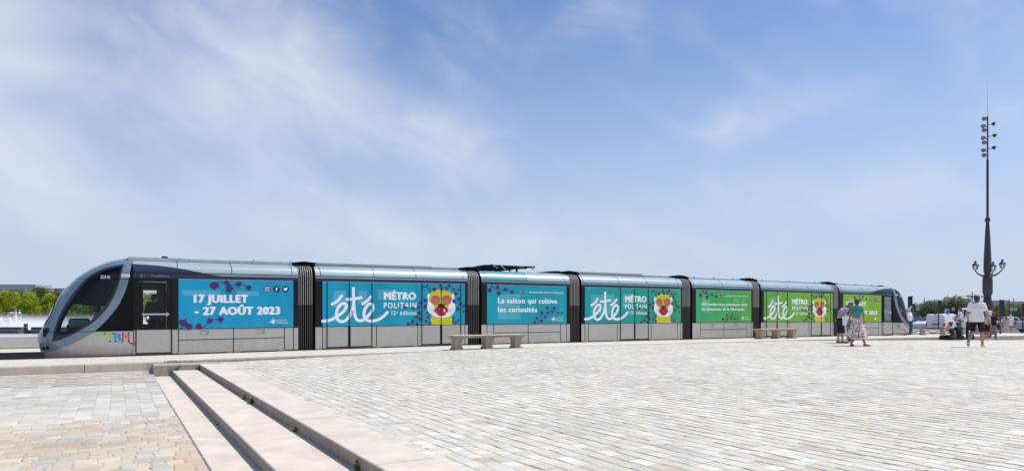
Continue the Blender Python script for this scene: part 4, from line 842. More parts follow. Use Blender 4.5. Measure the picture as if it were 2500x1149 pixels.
mark(cabA, [(0, nz([(640, 857), (700, 858), (775, 857), (800, 846), (835, 856)]), .075, 3), (0, nz([(835, 856), (834, 938)]), .085, 1), (0, nz([(835, 856), (868, 854)]), .06, 1),
            (1, nz([(888, 858), (889, 938)]), .085, 1), (1, nz([(889, 858), (925, 860), (930, 880), (905, 896), (938, 905), (940, 930), (915, 940), (889, 938)]), .075, 3),
            (2, nz([(970, 935), (972, 855), (1002, 897), (1033, 852), (1034, 935), (1048, 958), (1085, 965), (1112, 962)]), .075, 1)],
     nz([(775, 857), (834, 938), (868, 854), (889, 938), (938, 880), (940, 915), (970, 938), (972, 855), (1002, 897), (1033, 852), (1034, 935), (1068, 964)]), 0, ox=-.8)
OR = (1990, 670, 6.046)
rz = lambda L_: [(39.9 + (x - 39.9) * .80, z * .96) for x, z in cv(L_, *OR)]
mark(cabB, [(0, rz([(1168, 712), (1195, 712), (1222, 706)]), .06, 1), (0, rz([(1195, 712), (1215, 780)]), .07, 1), (1, rz([(1225, 712), (1240, 780)]), .075, 1), (1, rz([(1228, 712), (1258, 735), (1250, 750), (1266, 765), (1240, 780)]), .07, 1),
            (2, rz([(1258, 775), (1262, 718), (1270, 745), (1280, 715), (1284, 780), (1290, 800), (1370, 803), (1405, 830)]), .07, 1)], [], 0, ox=39.84 + 1.26 * 1.13)
# car 1 and car 7 adverts
x0, x1 = X(436), X(716); pb = panel(x0, x1, panes=[(X(445), X(537), 1.85, 2.02), (X(578), X(632), 1.85, 2.0)]); O = (400, 600, 3.829)
m = MB(); c_ = cv([(278, 527), (790, 527), (284, 640), (1088, 638), (1022, 712)], *O); k = abs(cv([(300, 452)], *O)[0][1] - c_[0][1])
put_text(m, '17 JUILLET', c_[0][0], c_[1][0], (c_[0][1] + c_[1][1]) / 2, k, -.0080, 0, .052); put_text(m, '- 27 AO\u00dbT 2023', c_[2][0], c_[3][0], (c_[2][1] + c_[3][1]) / 2, k, -.0080, 0, .052); logo(m, c_[4][0], c_[4][1], .185); pb(m, 'lettering', M_WHITE)
ic = cv([(965, 401), (1053, 402), (1138, 402)], *O); icons(pb, [q[0] for q in ic], ic[1][1], .11)
leaves(pb, sc_r([(472, 365, 45), (590, 337, 28), (605, 398, 42), (700, 352, 32), (792, 385, 30), (180, 720, 42), (235, 755, 35), (322, 748, 32), (432, 702, 30), (530, 682, 32), (160, 768, 12)], *O, 22), (x0, x1), vines=[cv(v, *O) for v in ([(505, 330), (570, 345), (640, 362), (720, 358), (800, 385)], [(335, 770), (400, 735), (460, 692), (530, 680)])])
x0, x1 = X(2058.6), X(2151.5); pb = panel(x0, x1, panes=[(X(2071), X(2085), 1.8, 2.15)]); O = OR
m = MB(); c_ = cv([(505, 455), (755, 455), (508, 588), (918, 586), (885, 655)], *O); k = abs(cv([(700, 418)], *O)[0][1] - cv([(700, 455)], *O)[0][1]) * 1.45
put_text(m, '17 JUILLET', X(2066), c_[1][0], c_[1][1], k, -.0080, 0, .052); put_text(m, '- 27 AO\u00dbT 2023', X(2066), c_[3][0], c_[3][1], k, -.0080, 0, .052); logo(m, c_[4][0], c_[4][1], .185); pb(m, 'lettering', M_WHITE)
ic = cv([(846, 372), (892, 372), (938, 372)], *O); icons(pb, [q[0] for q in ic], ic[1][1], .115)
leaves(pb, sc_r([(585, 335, 28), (650, 312, 15), (658, 368, 25), (705, 325, 20), (753, 358, 18)], *O, 38.8), (x0, x1))
# roof gear
m = MB(); m.box(6.0, 11.5, .55, 1.85, 2.945, 3.05, 0, .02); m.box(10.4, 11.55, .52, 1.88, 2.945, 3.03, 1, .02); m.build('roof_casing', [mat('roof_unit_grey', (.30, .31, .32), .6, noise=.1), M_ROOF], tram, fn=TL)
m = MB(); m.box(17.2, 20.9, .5, 1.9, 2.945, 3.06, 0, .02); m.box(21.0, 22.6, .55, 1.85, 2.945, 3.02, 1, .02); m.build('roof_casing', [MATS['roof_unit_grey'], M_ROOF], tram, fn=TL)
for a_, b_ in ((23.8, 27.5), (28.7, 34.0), (35.0, 39.3)): m = MB(); m.box(a_, b_, .6, 1.8, 2.945, 2.99, 0, .01); [m.box(x - .04, x + .04, .6, .66, 2.99, 3.03) for x in (a_ + .5, (a_ + b_) / 2, b_ - .5)]; m.build('roof_casing', M_ROOF, tram, fn=TL)
m = MB()                                      # folded pantograph on its frame, and the resistor box behind
for y in (.75, 1.65): m.tube([(12.2, y, 3.10), (12.9, y, 3.22), (13.4, y, 3.27)], .03, 6); m.box(12.5, 14.6, y - .03, y + .03, 3.04, 3.09)
for x in (12.8, 13.6, 14.4):
    for y in (.7, 1.7): m.lathe([(.05, 0), (.05, .03), (.03, .04), (.05, .06), (.03, .08), (.05, .10)], (x, y, 2.95), 8)
    m.box(x - .04, x + .04, .6, 1.8, 3.03, 3.08)
m.tube([(13.2, 1.2, 3.22), (14.0, 1.2, 3.27), (15.0, 1.15, 3.23), (15.9, 1.2, 3.21)], .05, 8); m.tube([(13.0, .9, 3.12), (14.2, 1.0, 3.18), (15.2, 1.1, 3.15)], .03, 6); m.tube([(13.0, 1.5, 3.12), (14.2, 1.4, 3.18), (15.2, 1.3, 3.15)], .03, 6)
m.box(12.9, 13.7, .8, 1.6, 3.08, 3.26); m.box(13.95, 14.7, .9, 1.5, 3.06, 3.20); m.tube([(13.3, .75, 3.28), (13.7, .75, 3.06)], .022, 6, 1); m.tube([(13.8, .72, 3.28), (14.15, .72, 3.04)], .022, 6, 1)
m.box(15.55, 15.62, .45, 1.95, 3.20, 3.25); m.box(15.80, 15.87, .45, 1.95, 3.20, 3.25); m.tube([(15.6, .5, 3.2), (15.7, .5, 3.08), (15.85, .5, 3.2)], .02, 6); m.box(14.2, 15.9, .98, 1.04, 3.26, 3.29)
m.box(14.9, 15.0, .8, .86, 2.96, 3.2); m.build('pantograph', [M_BLK, mat('alloy_bar', (.6, .6, .6), .35, metal=.7)], tram, fn=lambda p: TL((12.35 + (p[0] - 12.2) * .74, p[1], 2.95 + (p[2] - 2.95) * .82)))
m = MB(); m.prism([(15.4, 2.96), (15.9, 3.03), (16.3, 3.06), (16.5, 3.05), (16.52, 2.96)], .7, 1.7); m.build('resistor_box', M_BLK, tram, fn=TL)
# ------------------------------------------------------------------ benches
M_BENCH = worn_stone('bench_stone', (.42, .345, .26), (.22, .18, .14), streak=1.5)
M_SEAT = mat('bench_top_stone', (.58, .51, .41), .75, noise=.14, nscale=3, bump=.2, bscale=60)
def bench():
    r = empty('stone_bench', (0, 0, 0)); L2 = 1.40
    m = MB()                                  # moulded slab: rounded nosing over a receding cove
    prof = [(.0, .385), (.0, .40), (-.03, .405), (-.035, .425), (-.07, .44), (-.075, .468), (-.07, .475), (-.055, .478)]
    D2 = .27; n = len(prof); vs = []
    for e, z in prof:
        x, y = L2 - .08 - e, D2 - .07 - e
        for sx, sy in ((-1, -1), (1, -1), (1, 1), (-1, 1)): vs.append((sx * x, sy * y, z))
    m.add(vs, [(i * 4 + k, i * 4 + (k + 1) % 4, (i + 1) * 4 + (k + 1) % 4, (i + 1) * 4 + k) for i in range(n - 1) for k in range(4)] + [(3, 2, 1, 0)], 1)
    m.add([vs[-4 + k] for k in range(4)], [(0, 1, 2, 3)], 0); m.build('seat', [M_SEAT, M_BENCH], r)
    for cx in (-1.15, 0, 1.15):               # waisted pedestals with a plinth
        m = MB(); pr = [(.19, .0), (.19, .05), (.175, .065), (.15, .10), (.145, .16), (.155, .24), (.175, .33), (.19, .355), (.19, .385)]
        vs = []
        for w, z in pr:
            d = .20 if z < .06 or z > .34 else .175
            for sx, sy in ((-1, -1), (1, -1), (1, 1), (-1, 1)): vs.append((cx + sx * w * .80, sy * (d + (w - .19) * .5), z))
        n = len(pr); m.add(vs, [(i * 4 + k, i * 4 + (k + 1) % 4, (i + 1) * 4 + (k + 1) % 4, (i + 1) * 4 + k) for i in range(n - 1) for k in range(4)] + [(3, 2, 1, 0), (n * 4 - 4, n * 4 - 3, n * 4 - 2, n * 4 - 1)])
        m.build('leg', M_BENCH, r)
    return r
b1 = bench(); p = at_d(1189, 848.5, 23.3); b1.location = (p.x, p.y, zo(p.x) + .012)
tag(b1, 'pale stone bench on three waisted legs, nearer of the two, before the turquoise cars', 'bench', 'stone benches beside the tram')
b2 = copy_tree(b1); p = at_d(1895, 829.5, 33.2); b2.location = (p.x, p.y, zo(p.x) + .012)
tag(b2, 'pale stone bench on three waisted legs, farther of the two, before the lime green car', 'bench')

# ------------------------------------------------------------------ weeds and dead leaves on the steps
M_WEED = mat('weed_green', (.10, .19, .025), .6, noise=.3, nscale=20)
def weed(x, y, z, h, n, label):
    m = MB()
    for i in range(n):
        a = random.uniform(0, 6.28); l = h * random.uniform(.4, 1); t = random.uniform(.2, .9); d = Vector((math.cos(a), math.sin(a), 0)); s = Vector((-d.y, d.x, 0)) * .006
        b0 = Vector((random.uniform(-.03, .03), random.uniform(-.05, .05), 0)); p1 = b0 + d * l * t * .4 + Vector((0, 0, l * .6)); p2 = b0 + d * l * t + Vector((0, 0, l * .9))
        m.add([b0 - s, b0 + s, p1 + s * 2.2, p1 - s * 2.2, p2], [(0, 1, 2, 3), (3, 2, 4)])
    tag(m.build('weed', M_WEED, None, (x, y, z)), label, 'weed', 'weeds growing in the step joints')
weed(1.32, 19.24, -.27, .20, 18, 'tallest green weed against the mossy block at the top of the steps'); weed(1.80, 19.2, -.27, .11, 36, 'bushy green weed in the corner of the upper step by the mossy block')
weed(1.83, 12.0, -.27, .11, 14, 'feathery weed growing at the foot of the upper riser'); weed(1.83, 11.3, -.27, .11, 26, 'leafy weed in a joint of the upper riser, mid flight')
weed(1.84, 8.3, -.27, .09, 16, 'small weed at the foot of the upper riser in the nearer half of the flight'); weed(1.84, 5.9, -.27, .12, 10, 'weed rooted in the upper riser nearest the front')
M_DEAD = mat('dead_leaf', (.22, .09, .03), .8, noise=.3, nscale=30)
def dead(x, y, z, s, label):
    m = MB(); n = 9; vs = [(0, 0, .02)] + [(s * (1 + .3 * math.sin(3 * k)) * math.cos(k * 6.28 / n), s * .7 * math.sin(k * 6.28 / n), .006 + .03 * abs(math.sin(k * 1.3))) for k in range(n)]
    m.add(vs, [(0, i + 1, (i + 1) % n + 1) for i in range(n)]); tag(m.build('dead_leaf', M_DEAD, None, (x, y, z)), label, 'leaf', 'dead leaves on the steps')
def on_plane(px, py, z): r = ray(px); Z = F * (EYE - z) / (py - HZ); return Z * (r * CY + SY), Z * (CY - r * SY)
for px, py, s, lb in ((533, 1039, .035, 'curled brown leaf alone on the bottom step slab'), (631, 1130, .03, 'brown leaf on the bottom slab close under the lower riser'), (643, 1146, .032, 'brown leaf at the very front of the bottom step slab')):
    x, y = on_plane(px, py, -.408); dead(x, y, -.407, s, lb)

# ------------------------------------------------------------------ people
def surfnet(parts, vox, k=.014, cuts=(), floor=None):
    """one continuous skin over tapered limbs: parts = (a, b, ra, rb[, squash_y])"""
    P = np.array([[*a, *b] for a, b, *_ in parts]); mr_ = max(max(p[2], p[3]) for p in parts) + .04
    lo = np.minimum(P[:, :3], P[:, 3:]).min(0) - mr_; hi = np.maximum(P[:, :3], P[:, 3:]).max(0) + mr_
    n = np.ceil((hi - lo) / vox).astype(int) + 1; ax = [lo[i] + np.arange(n[i]) * vox for i in range(3)]
    G = np.stack(np.meshgrid(*ax, indexing='ij'), -1); acc = np.zeros(n)
    for p in parts:
        a, b, ra, rb = np.array(p[0]), np.array(p[1]), p[2], p[3]; sq = np.array((1, p[4] if len(p) > 4 else 1, 1))
        i0 = np.maximum(((np.minimum(a, b) - max(ra, rb) - .09 - lo) / vox).astype(int), 0); i1 = np.minimum(((np.maximum(a, b) + max(ra, rb) + .09 - lo) / vox).astype(int) + 2, n)
        sl_ = tuple(slice(i0[q], i1[q]) for q in range(3)); g = (G[sl_] - a) / sq; ba = (b - a) / sq; h = np.clip((g @ ba) / max(ba @ ba, 1e-9), 0, 1)
        d = np.linalg.norm(g - h[..., None] * ba, axis=-1) - (ra + (rb - ra) * h); acc[sl_] += np.exp(-np.clip(d, -.3, .3) / k)
    D = -k * np.log(acc + 1e-12)
    for nrm, c in cuts: D = np.maximum(D, G @ np.array(nrm, float) - c)
    s = D < 0; c8 = [(i, j, l) for i in (0, 1) for j in (0, 1) for l in (0, 1)]; m = [q - 1 for q in n]
    S8 = [s[i:i + m[0], j:j + m[1], l:l + m[2]] for i, j, l in c8]; tot = sum(x.astype(int) for x in S8); act = (tot > 0) & (tot < 8)
    if not act.any(): return np.zeros((0, 3)), []
    D8 = [D[i:i + m[0], j:j + m[1], l:l + m[2]][act] for i, j, l in c8]; num = np.zeros((act.sum(), 3)); cnt = np.zeros(act.sum())
    for u in range(8):
        for v in range(u + 1, 8):
            if sum(abs(c8[u][q] - c8[v][q]) for q in range(3)) != 1: continue
            cr = (D8[u] < 0) != (D8[v] < 0); t = np.where(cr, D8[u] / np.where(cr, D8[u] - D8[v], 1), 0)
            num += cr[:, None] * (np.array(c8[u]) + t[:, None] * (np.array(c8[v]) - np.array(c8[u]))); cnt += cr
    ids = np.argwhere(act); V = lo + (ids + num / cnt[:, None]) * vox; idx = -np.ones(m, int); idx[act] = np.arange(len(ids)); Fs = []
    for ax_ in range(3):
        o1, o2 = [q for q in range(3) if q != ax_]; A = [slice(1, m[q]) for q in range(3)]; A[ax_] = slice(0, m[ax_]); B = list(A); B[ax_] = slice(1, m[ax_] + 1)
        cr = s[tuple(A)] != s[tuple(B)]; loc = np.argwhere(cr); off = np.array([1, 1, 1]); off[ax_] = 0; loc = loc + off
        e1 = np.zeros(3, int); e1[o1] = 1; e2 = np.zeros(3, int); e2[o2] = 1
        q = np.stack([idx[tuple((loc - e1 - e2).T)], idx[tuple((loc - e2).T)], idx[tuple(loc.T)], idx[tuple((loc - e1).T)]], 1)
        Fs += [tuple(r) for r in q[(q >= 0).all(1)].tolist()]
    return V, Fs
J0 = dict(hipL=(-.088, 0, .93), hipR=(.088, 0, .93), kneeL=(-.095, .02, .50), kneeR=(.095, .02, .50), ankL=(-.095, -.02, .085), ankR=(.095, -.02, .085), toeL=(-.115, .14, .03), toeR=(.115, .14, .03),
          belly=(0, 0, 1.06), chest=(0, -.005, 1.29), neck=(0, -.01, 1.47), head=(0, .01, 1.635), shL=(-.185, -.01, 1.43), shR=(.185, -.01, 1.43), elL=(-.235, -.04, 1.15), elR=(.235, -.04, 1.15), wrL=(-.24, .04, .91), wrR=(.24, .04, .91))
SKIN = {}
def skin_mat(c): return SKIN.setdefault(c, mat('skin_%d' % len(SKIN), c, .55, noise=.06, nscale=15))
def cloth(name, c, **k): return mat(name, c, .85, noise=k.pop('noise', .10), nscale=k.pop('nscale', 9), bump=.15, bscale=90, **k)
def v3(p): return Vector(p)
def person(label, pos, face, H, skin, top, bottom, shoes, hair, pose=None, vox=.02, fem=False, group=None, extra=None):
    """face: 0 = back to the camera, 90 = towards the right of the photo, 180 = facing the camera"""
    J = dict(J0); J.update(pose or {}); J = {k: Vector(v) for k, v in J.items()}; s = H / 1.75
    if fem:
        for q in ('shL', 'shR'): J[q].x *= .90
    vd = math.atan2(pos[1], pos[0]); rz = vd - R(90) - R(face)
    root = tag(empty('person', pos, rz), label, 'person', group); root.scale = (s, s, s)
    w = .93 if fem else 1.0
    def mesh(name, parts, m, cuts=(), k=.016, vx=None, post=None):
        V, Fs = surfnet(parts, vx or vox, k, cuts)
        if len(V) == 0: return None
        q = MB(); q.add([tuple(v) for v in V], Fs, 0, True)
        if post: post(q)
        return q.build(name, m, root)
    pel = (J['hipL'] + J['hipR']) / 2
    torso = [(J['hipL'] * .8 + pel * .2, J['hipR'] * .8 + pel * .2, .105 * w, .105 * w, .95), (pel + Vector((0, 0, .03)), J['belly'], .12 * w, .115 * w, .85),
             (J['belly'], J['chest'], .115 * w, .13 * w, .82), (J['chest'] + (J['shL'] - J['neck']) * .45 * w, J['chest'] + (J['shR'] - J['neck']) * .45 * w, .105 * w, .105 * w, .95),
             (J['shL'] * .75 + J['neck'] * .25, J['shR'] * .75 + J['neck'] * .25, .062 * w, .062 * w)]
    arms = []; legs = []
    for S_ in 'LR':
        arms += [(J['sh' + S_], J['el' + S_], .052 * w, .040 * w), (J['el' + S_], J['wr' + S_], .041 * w, .027 * w)]
        legs += [(J['hip' + S_], J['knee' + S_], .086 * w, .056 * w), (J['knee' + S_], J['knee' + S_].lerp(J['ank' + S_], .35) + Vector((0, -.012, 0)), .054 * w, .054 * w), (J['knee' + S_].lerp(J['ank' + S_], .35) + Vector((0, -.012, 0)), J['ank' + S_], .054 * w, .036 * w), (J['ank' + S_], J['toe' + S_], .036, .026, 1)]
    hd = J['head']; up = (hd - J['neck']).normalized(); fw = Vector((0, 1, 0)); fw = (fw - up * fw.dot(up)).normalized()
    yaw = (pose or {}).get('turn', None)
    if 'turn' in J: del J['turn']
    rt = fw.cross(up)
    head = [(hd + up * .045, hd + up * .02 - fw * .005, .082, .080), (hd - up * .03 + fw * .02, hd - up * .075 + fw * .045, .064, .038), (hd + fw * .085 + up * .012, hd + fw * .100 - up * .022, .012, .017),
            (hd + rt * .080, hd + rt * .083 - up * .03, .014, .010), (hd - rt * .080, hd - rt * .083 - up * .03, .014, .010), (J['neck'] - up * .03, hd - up * .04, .052 * w, .050 * w)]
    sm_, dk = skin_mat(skin), mat('eye_dark', (.02, .012, .01), .4)
    def detail(q):
        for e in (-1, 1):                     # eyes
            c = hd + fw * .079 + rt * e * .032 + up * .02; q.tube([c - rt * .012, c + rt * .012], .007, 6, 1)
        c = hd + fw * .078 - up * .055; q.tube([c - rt * .022, c + rt * .022], .005, 6, 2)
        for S_, e in (('L', -1), ('R', 1)):   # hands: palm, four fingers and a thumb
            wr, el = J['wr' + S_], J['el' + S_]; d = (wr - el).normalized(); inn = Vector((-e, 0, 0)); inn = (inn - d * inn.dot(d));
            if inn.length < .2: inn = Vector((0, 0, -1)) - d * d.z * -1
            inn.normalize(); sp = d.cross(inn) * e
            q.tube([wr - d * .01, wr + d * .03, wr + d * .065, wr + d * .088], [.024, .033, .034, .026], 8)
            for f, (o, l) in enumerate(((-.028, .070), (-.009, .080), (.010, .075), (.028, .058))):
                b0 = wr + d * .075 + sp * o; q.tube([b0, b0 + d * l * .5 + inn * .006, b0 + d * l * .85 + inn * .024, b0 + d * l * .9 + inn * .042], [.010, .009, .0085, .007], 6)
            b0 = wr + d * .03 - sp * .030; q.tube([b0, b0 + d * .035 - sp * .024 + inn * .012, b0 + d * .066 - sp * .022 + inn * .026], [.012, .0105, .008], 6)
    V, Fs = surfnet(torso + arms + legs + head, vox, .014); q = MB(); q.add([tuple(v) for v in V], Fs, 0, True); detail(q)
    q.build('body', [sm_, dk, mat('lip_red', (.28, .08, .07), .5)], root)
    inf = lambda ps, d: [(p[0], p[1], p[2] + d, p[3] + d, *p[4:]) for p in ps]
    kind, tcol, *topx = top
    if kind != 'none':
        hem = topx[0] if topx else .90; sl_ = topx[1] if len(topx) > 1 else .55; ps = inf(torso, .010 if fem else .016) + ([(pel + Vector((e_ * .062, -.005, -.14)), J['chest'] + Vector((e_ * .05, 0, -.04)), .138, .128, .88) for e_ in (-1, 1)] if not fem and (pose is None or 'lowtop' not in pose) and J['belly'].y < .015 else [])
        if kind == 'tee':
            for S_ in 'LR':
                a, b_ = J['sh' + S_], J['sh' + S_].lerp(J['el' + S_], min(sl_, 1)); ps.append((a, b_, .062 * w, .060 * w))
                if sl_ > 1: ps.append((J['el' + S_], J['el' + S_].lerp(J['wr' + S_], sl_ - 1), .056 * w, .045 * w))
        cuts = [((0, 0, -1), -hem)] if hem is not None else []
        if kind == 'tank': ps = ps[:-1] + [(J['shL'] * .5 + J['neck'] * .5, J['shR'] * .5 + J['neck'] * .5, .05, .05)]; cuts = cuts + [((0, 0, 1), J['chest'].z + .125)] if pose is None or 'lowtop' not in pose else cuts
        mesh('shirt' if kind == 'tee' else 'top', ps, tcol, cuts)
    kind, bcol, *bx = bottom
    if kind in ('trousers', 'shorts'):
        ps = inf(torso[:2], .020); f = 1.0
        for S_ in 'LR':
            h, kn, an = J['hip' + S_], J['knee' + S_], J['ank' + S_]
            if kind == 'shorts':
                t = bx[0] if bx else .95
                if t <= 1: ps.append((h, h.lerp(kn, t), .098 * w, (.102 - .010 * t) * w))
                else: ps += [(h, kn, .105 * w, .088 * w), (kn, kn.lerp(an, t - 1), .088 * w, .085 * w)]
            else: ps += [(h, kn, .104 * w, .082 * w), (kn + Vector((0, -.01, 0)), an + Vector((0, 0, .02)), .082 * w, .072 * w)]
        mesh('shorts' if kind == 'shorts' else 'trousers', ps, bcol, [((0, 0, 1), pel.z + .11)], .012)
    elif kind in ('skirt', 'dress'):
        zh, rw = bx[0], bx[1]; fold = bx[2] if len(bx) > 2 else .10; m = MB(); n = 44; rows = 12; vs = []; z0 = pel.z + .14
        for i in range(rows + 1):
            t = i / rows; z = z0 + (zh - z0) * t; c = pel.lerp((J['kneeL'] + J['kneeR']) / 2, min(t * 1.1, 1)); r0 = .135 + (rw - .135) * (t ** .75)
            if t < .28: r0 = max(r0, .12 + .055 * math.sin(t / .28 * 1.57) + .0)
            for k in range(n):
                a = 2 * math.pi * k / n; r = r0 * (1 + fold * t * math.cos(9 * a + 1.5 * math.sin(2 * a))); vs.append((c.x + r * math.cos(a) * 1.08, c.y + r * math.sin(a) * .92, z + .015 * t * math.sin(5 * a)))
        m.add(vs, [(i * n + k, i * n + (k + 1) % n, (i + 1) * n + (k + 1) % n, (i + 1) * n + k) for i in range(rows) for k in range(n)], 0, True)
        m.build(kind, bcol, root)
    if shoes:
        for S_ in 'LR':
            a, t = J['ank' + S_], J['toe' + S_]; d = (t - a); d.z = 0
            if d.length < .02: d = Vector((0, 1, 0))
            d.normalize(); sole = t.z
            heel = a - d * .045; heel.z = a.z - .045
            e_ = .80 if fem else 1; mesh('shoe', [(heel, t + d * .03, .040 * e_, .034 * e_), (t - d * .02, t + d * .05, .037 * e_, .029 * e_), (a - Vector((0, 0, .03)), heel + d * .05, .042 * e_, .044 * e_)], shoes, k=.012, vx=min(vox, .014))
    hs, hc = hair
    hm = hc if not isinstance(hc, tuple) else mat('hair_%02d%02d%02d' % tuple(int(v * 200) for v in hc), hc, .6, noise=.25, nscale=25)
    cap = [(hd + up * .055 - fw * .012, hd + up * .03 - fw * .015, .089, .088)]; cf = tuple(fw - up * .55); pc = hd + fw * .055 + up * .03
    if hs in ('short', 'bun', 'long', 'crop'):
        ps = list(cap) + [(hd - fw * .035, hd - fw * .035 - up * .05, .072, .058)]
        cu = [(cf, Vector(cf).dot(pc))]
        if hs == 'bun': ps += [(hd - fw * .11 + up * .075, hd - fw * .115 + up * .06, .042, .042)]
        if hs == 'long': ps += [(hd - fw * .05, hd - fw * .075 - up * .24, .080, .070, .8), (hd - fw * .04 - rt * .05, hd - fw * .06 - rt * .07 - up * .22, .05, .045), (hd - fw * .04 + rt * .05, hd - fw * .06 + rt * .07 - up * .22, .05, .045)]
        mesh('hair', ps, hm, cu, .012, vx=min(vox, .016))
    if hs == 'cap':
        q = mesh('hair', [(hd - fw * .03, hd - fw * .035 - up * .05, .074, .058)], mat('hair_dark', (.03, .02, .015), .6), [(cf, Vector(cf).dot(pc))], vx=min(vox, .016))
        lowc = hd + up * .025
        def brim(qq):
            vs = []
            for k in range(13): a = R(-78 + 13 * k); vs += [lowc + fw * (.075 * math.cos(a)) + rt * (.088 * math.sin(a)) + up * .01, lowc + fw * (.07 + .105 * max(math.cos(a), 0) ** .7) + rt * (.092 * math.sin(a)) - up * (.012 - .02 * abs(math.sin(a)))]
            vs2 = [v + up * .008 for v in vs]; n = len(vs); fs = [(2 * k, 2 * k + 1, 2 * k + 3, 2 * k + 2) for k in range(12)]
            qq.add(vs + vs2, fs + [tuple(n + i for i in f) for f in fs] + [(2 * k + 1, 2 * k + 3, n + 2 * k + 3, n + 2 * k + 1) for k in range(12)], 0, False)
        mesh('cap', [(hd + up * .05 - fw * .008, hd + up * .03 - fw * .01, .096, .096)], hm, [(tuple(-up), -(lowc.dot(up)))], vx=min(vox, .016), post=brim)
    if hs == 'sunhat':
        q = MB(); pr = [(.0, .125), (.06, .12), (.092, .09), (.1, .035), (.17, .02), (.175, .012), (.1, .025)]; q.lathe(pr, (hd.x, hd.y, hd.z), 18); q.build('hat', hm, root); mesh('hair', cap + [(hd - fw * .04, hd - fw * .045 - up * .07, .074, .06)], mat('hair_dark', (.03, .02, .015), .6), [(cf, Vector(cf).dot(pc))], vx=min(vox, .016))
    if extra: extra(root, J, hd, fw, up, rt)
    return root, s
def stand(px, py):                           # where the photo's foot point meets the ground
    z = -.1
    for _ in range(25):
        r = ray(px); Z = F * (EYE - z) / (py - HZ); x, y = Z * (r * CY + SY), Z * (CY - r * SY)
        z = .6 * z + .4 * (zo(x) + .012 if 20.2 < y < 23.44 and x < 48 else zs(x))
    return (x, y, z + .002)
def spot(px, Z, z): p = at_d(px, 773, Z); return (p.x, p.y, z)
def sunglasses(root, J, hd, fw, up, rt):
    m = MB()
    for e in (-1, 1): c = hd + fw * .088 + rt * e * .034 + up * .02; m.tube([c - fw * .006, c + fw * .006], .030, 12); m.tube([c + rt * e * .028, hd + rt * e * .082 + up * .02], .005, 5)
    c = hd + fw * .09 + up * .025; m.tube([c - rt * .02, c + rt * .02], .005, 5); m.build('sunglasses', mat('sunglass_black', (.012, .010, .012), .2), root)
LIGHT, TAN, DEEP = (.50, .30, .21), (.40, .215, .135), (.27, .14, .085)
# man in white, walking away
walk = dict(hipL=(-.09, 0, .95), hipR=(.09, .0, .95), kneeL=(-.13, -.04, .52), ankL=(-.20, -.33, .19), toeL=(-.21, -.22, .06), kneeR=(.12, .14, .51), ankR=(.13, .22, .085), toeR=(.17, .37, .03),
            shL=(-.195, -.01, 1.45), shR=(.195, -.01, 1.45), elL=(-.28, .04, 1.17), wrL=(-.29, .18, .98), elR=(.285, -.07, 1.16), wrR=(.32, -.03, .90), chest=(0, .0, 1.31))
person('man in white T-shirt and black shorts walking away over the paving', stand(2385, 847), 8, 1.84, TAN, ('tee', cloth('white_cotton', (.80, .79, .82), noise=.04), .86, .62), ('shorts', cloth('black_cotton', (.006, .006, .008)), .80), cloth('cream_leather', (.68, .63, .52)), ('crop', (.025, .018, .014)), walk, .016)
# man bent over his phone
bent = dict(belly=(0, .02, 1.07), chest=(0, .10, 1.28), neck=(0, .22, 1.42), head=(0, .335, 1.475), shL=(-.175, .16, 1.39), shR=(.175, .16, 1.39), elL=(-.21, .05, 1.14), elR=(.21, .05, 1.14), wrL=(-.06, .27, 1.17), wrR=(.07, .27, 1.16), kneeL=(-.11, .03, .5), ankL=(-.12, -.03, .085), toeL=(-.15, .13, .03), ankR=(.15, .02, .085), toeR=(.2, .17, .03), kneeR=(.13, .04, .5))
def stripe(root, J, hd, fw, up, rt):
    m = MB(); m.tube([(-.205, .02, .86), (-.185, -.09, .93), (-.15, -.12, .99)], .016, 6); m.build('yellow_piping', mat('neon_piping', (.55, .75, .02), .6), root)
gm, gs = person('man in lilac T-shirt and green cap bent over his phone by the tram', stand(2051, 837), 62, 1.74, TAN, ('tee', cloth('lilac_cotton', (.36, .31, .39), noise=.06), .93, .55), ('shorts', cloth('navy_shorts', (.008, .010, .018)), 1.05), cloth('brown_canvas', (.10, .075, .06)), ('cap', cloth('green_cap', (.02, .10, .065))), bent, .016, extra=stripe)
def carried(name, label, cat, m, pos, rz): return tag(m[0].build(name, m[1], None, pos), label, cat)
def held(loc_local, root): return root.matrix_basis @ Vector(loc_local)
bpy.context.view_layer.update()
m = MB(); m.prism([(-.17, -.36), (.17, -.37), (.18, .0), (-.18, .01)], -.05, .05); h = held((.25, .16, 1.10), gm); o = m.build('shopping_bag', cloth('white_paper', (.80, .80, .82), noise=.03), None, h); o.rotation_euler = (0, 0, -YAW - .3)
q = MB(); q.stroke([Vector((-.08, .0)), Vector((-.06, .06)), Vector((.06, .06)), Vector((.08, 0))], .012, -.0, 0); q.v = [(x, y - .02, z) for x, y, z in q.v]; q.build('bag_handle', cloth('white_cord', (.7, .7, .7)), o)
tag(o, 'white paper shopping bag hanging from the wrist of the man in the lilac shirt', 'bag')
m = MB().box(-.038, .038, -.005, .005, -.075, .075, 0, .004); h = held((0, .38, 1.24), gm); o = m.build('mobile_phone', mat('phone_black', (.01, .01, .012), .15), None, h); o.rotation_euler = (R(-35), 0, gm.rotation_euler[2]); tag(o, 'black phone in the hands of the man in the green cap', 'phone')
# woman with sunglasses behind him
M_PLUM = cloth('plum_print', (.12, .045, .07), noise=.6, nscale=18)
person('woman with sunglasses, blue top and plum trousers pointing at the phone', stand(2077, 835.5), 232, 1.70, TAN, ('tank', cloth('petrol_top', (.03, .09, .14)), .95), ('trousers', M_PLUM), cloth('white_canvas', (.72, .71, .70)), ('bun', (.03, .018, .012)), dict(elL=(-.24, .10, 1.18), wrL=(-.20, .30, 1.12), elR=(.25, .12, 1.17), wrR=(.10, .36, 1.13)), .018, True, extra=sunglasses)
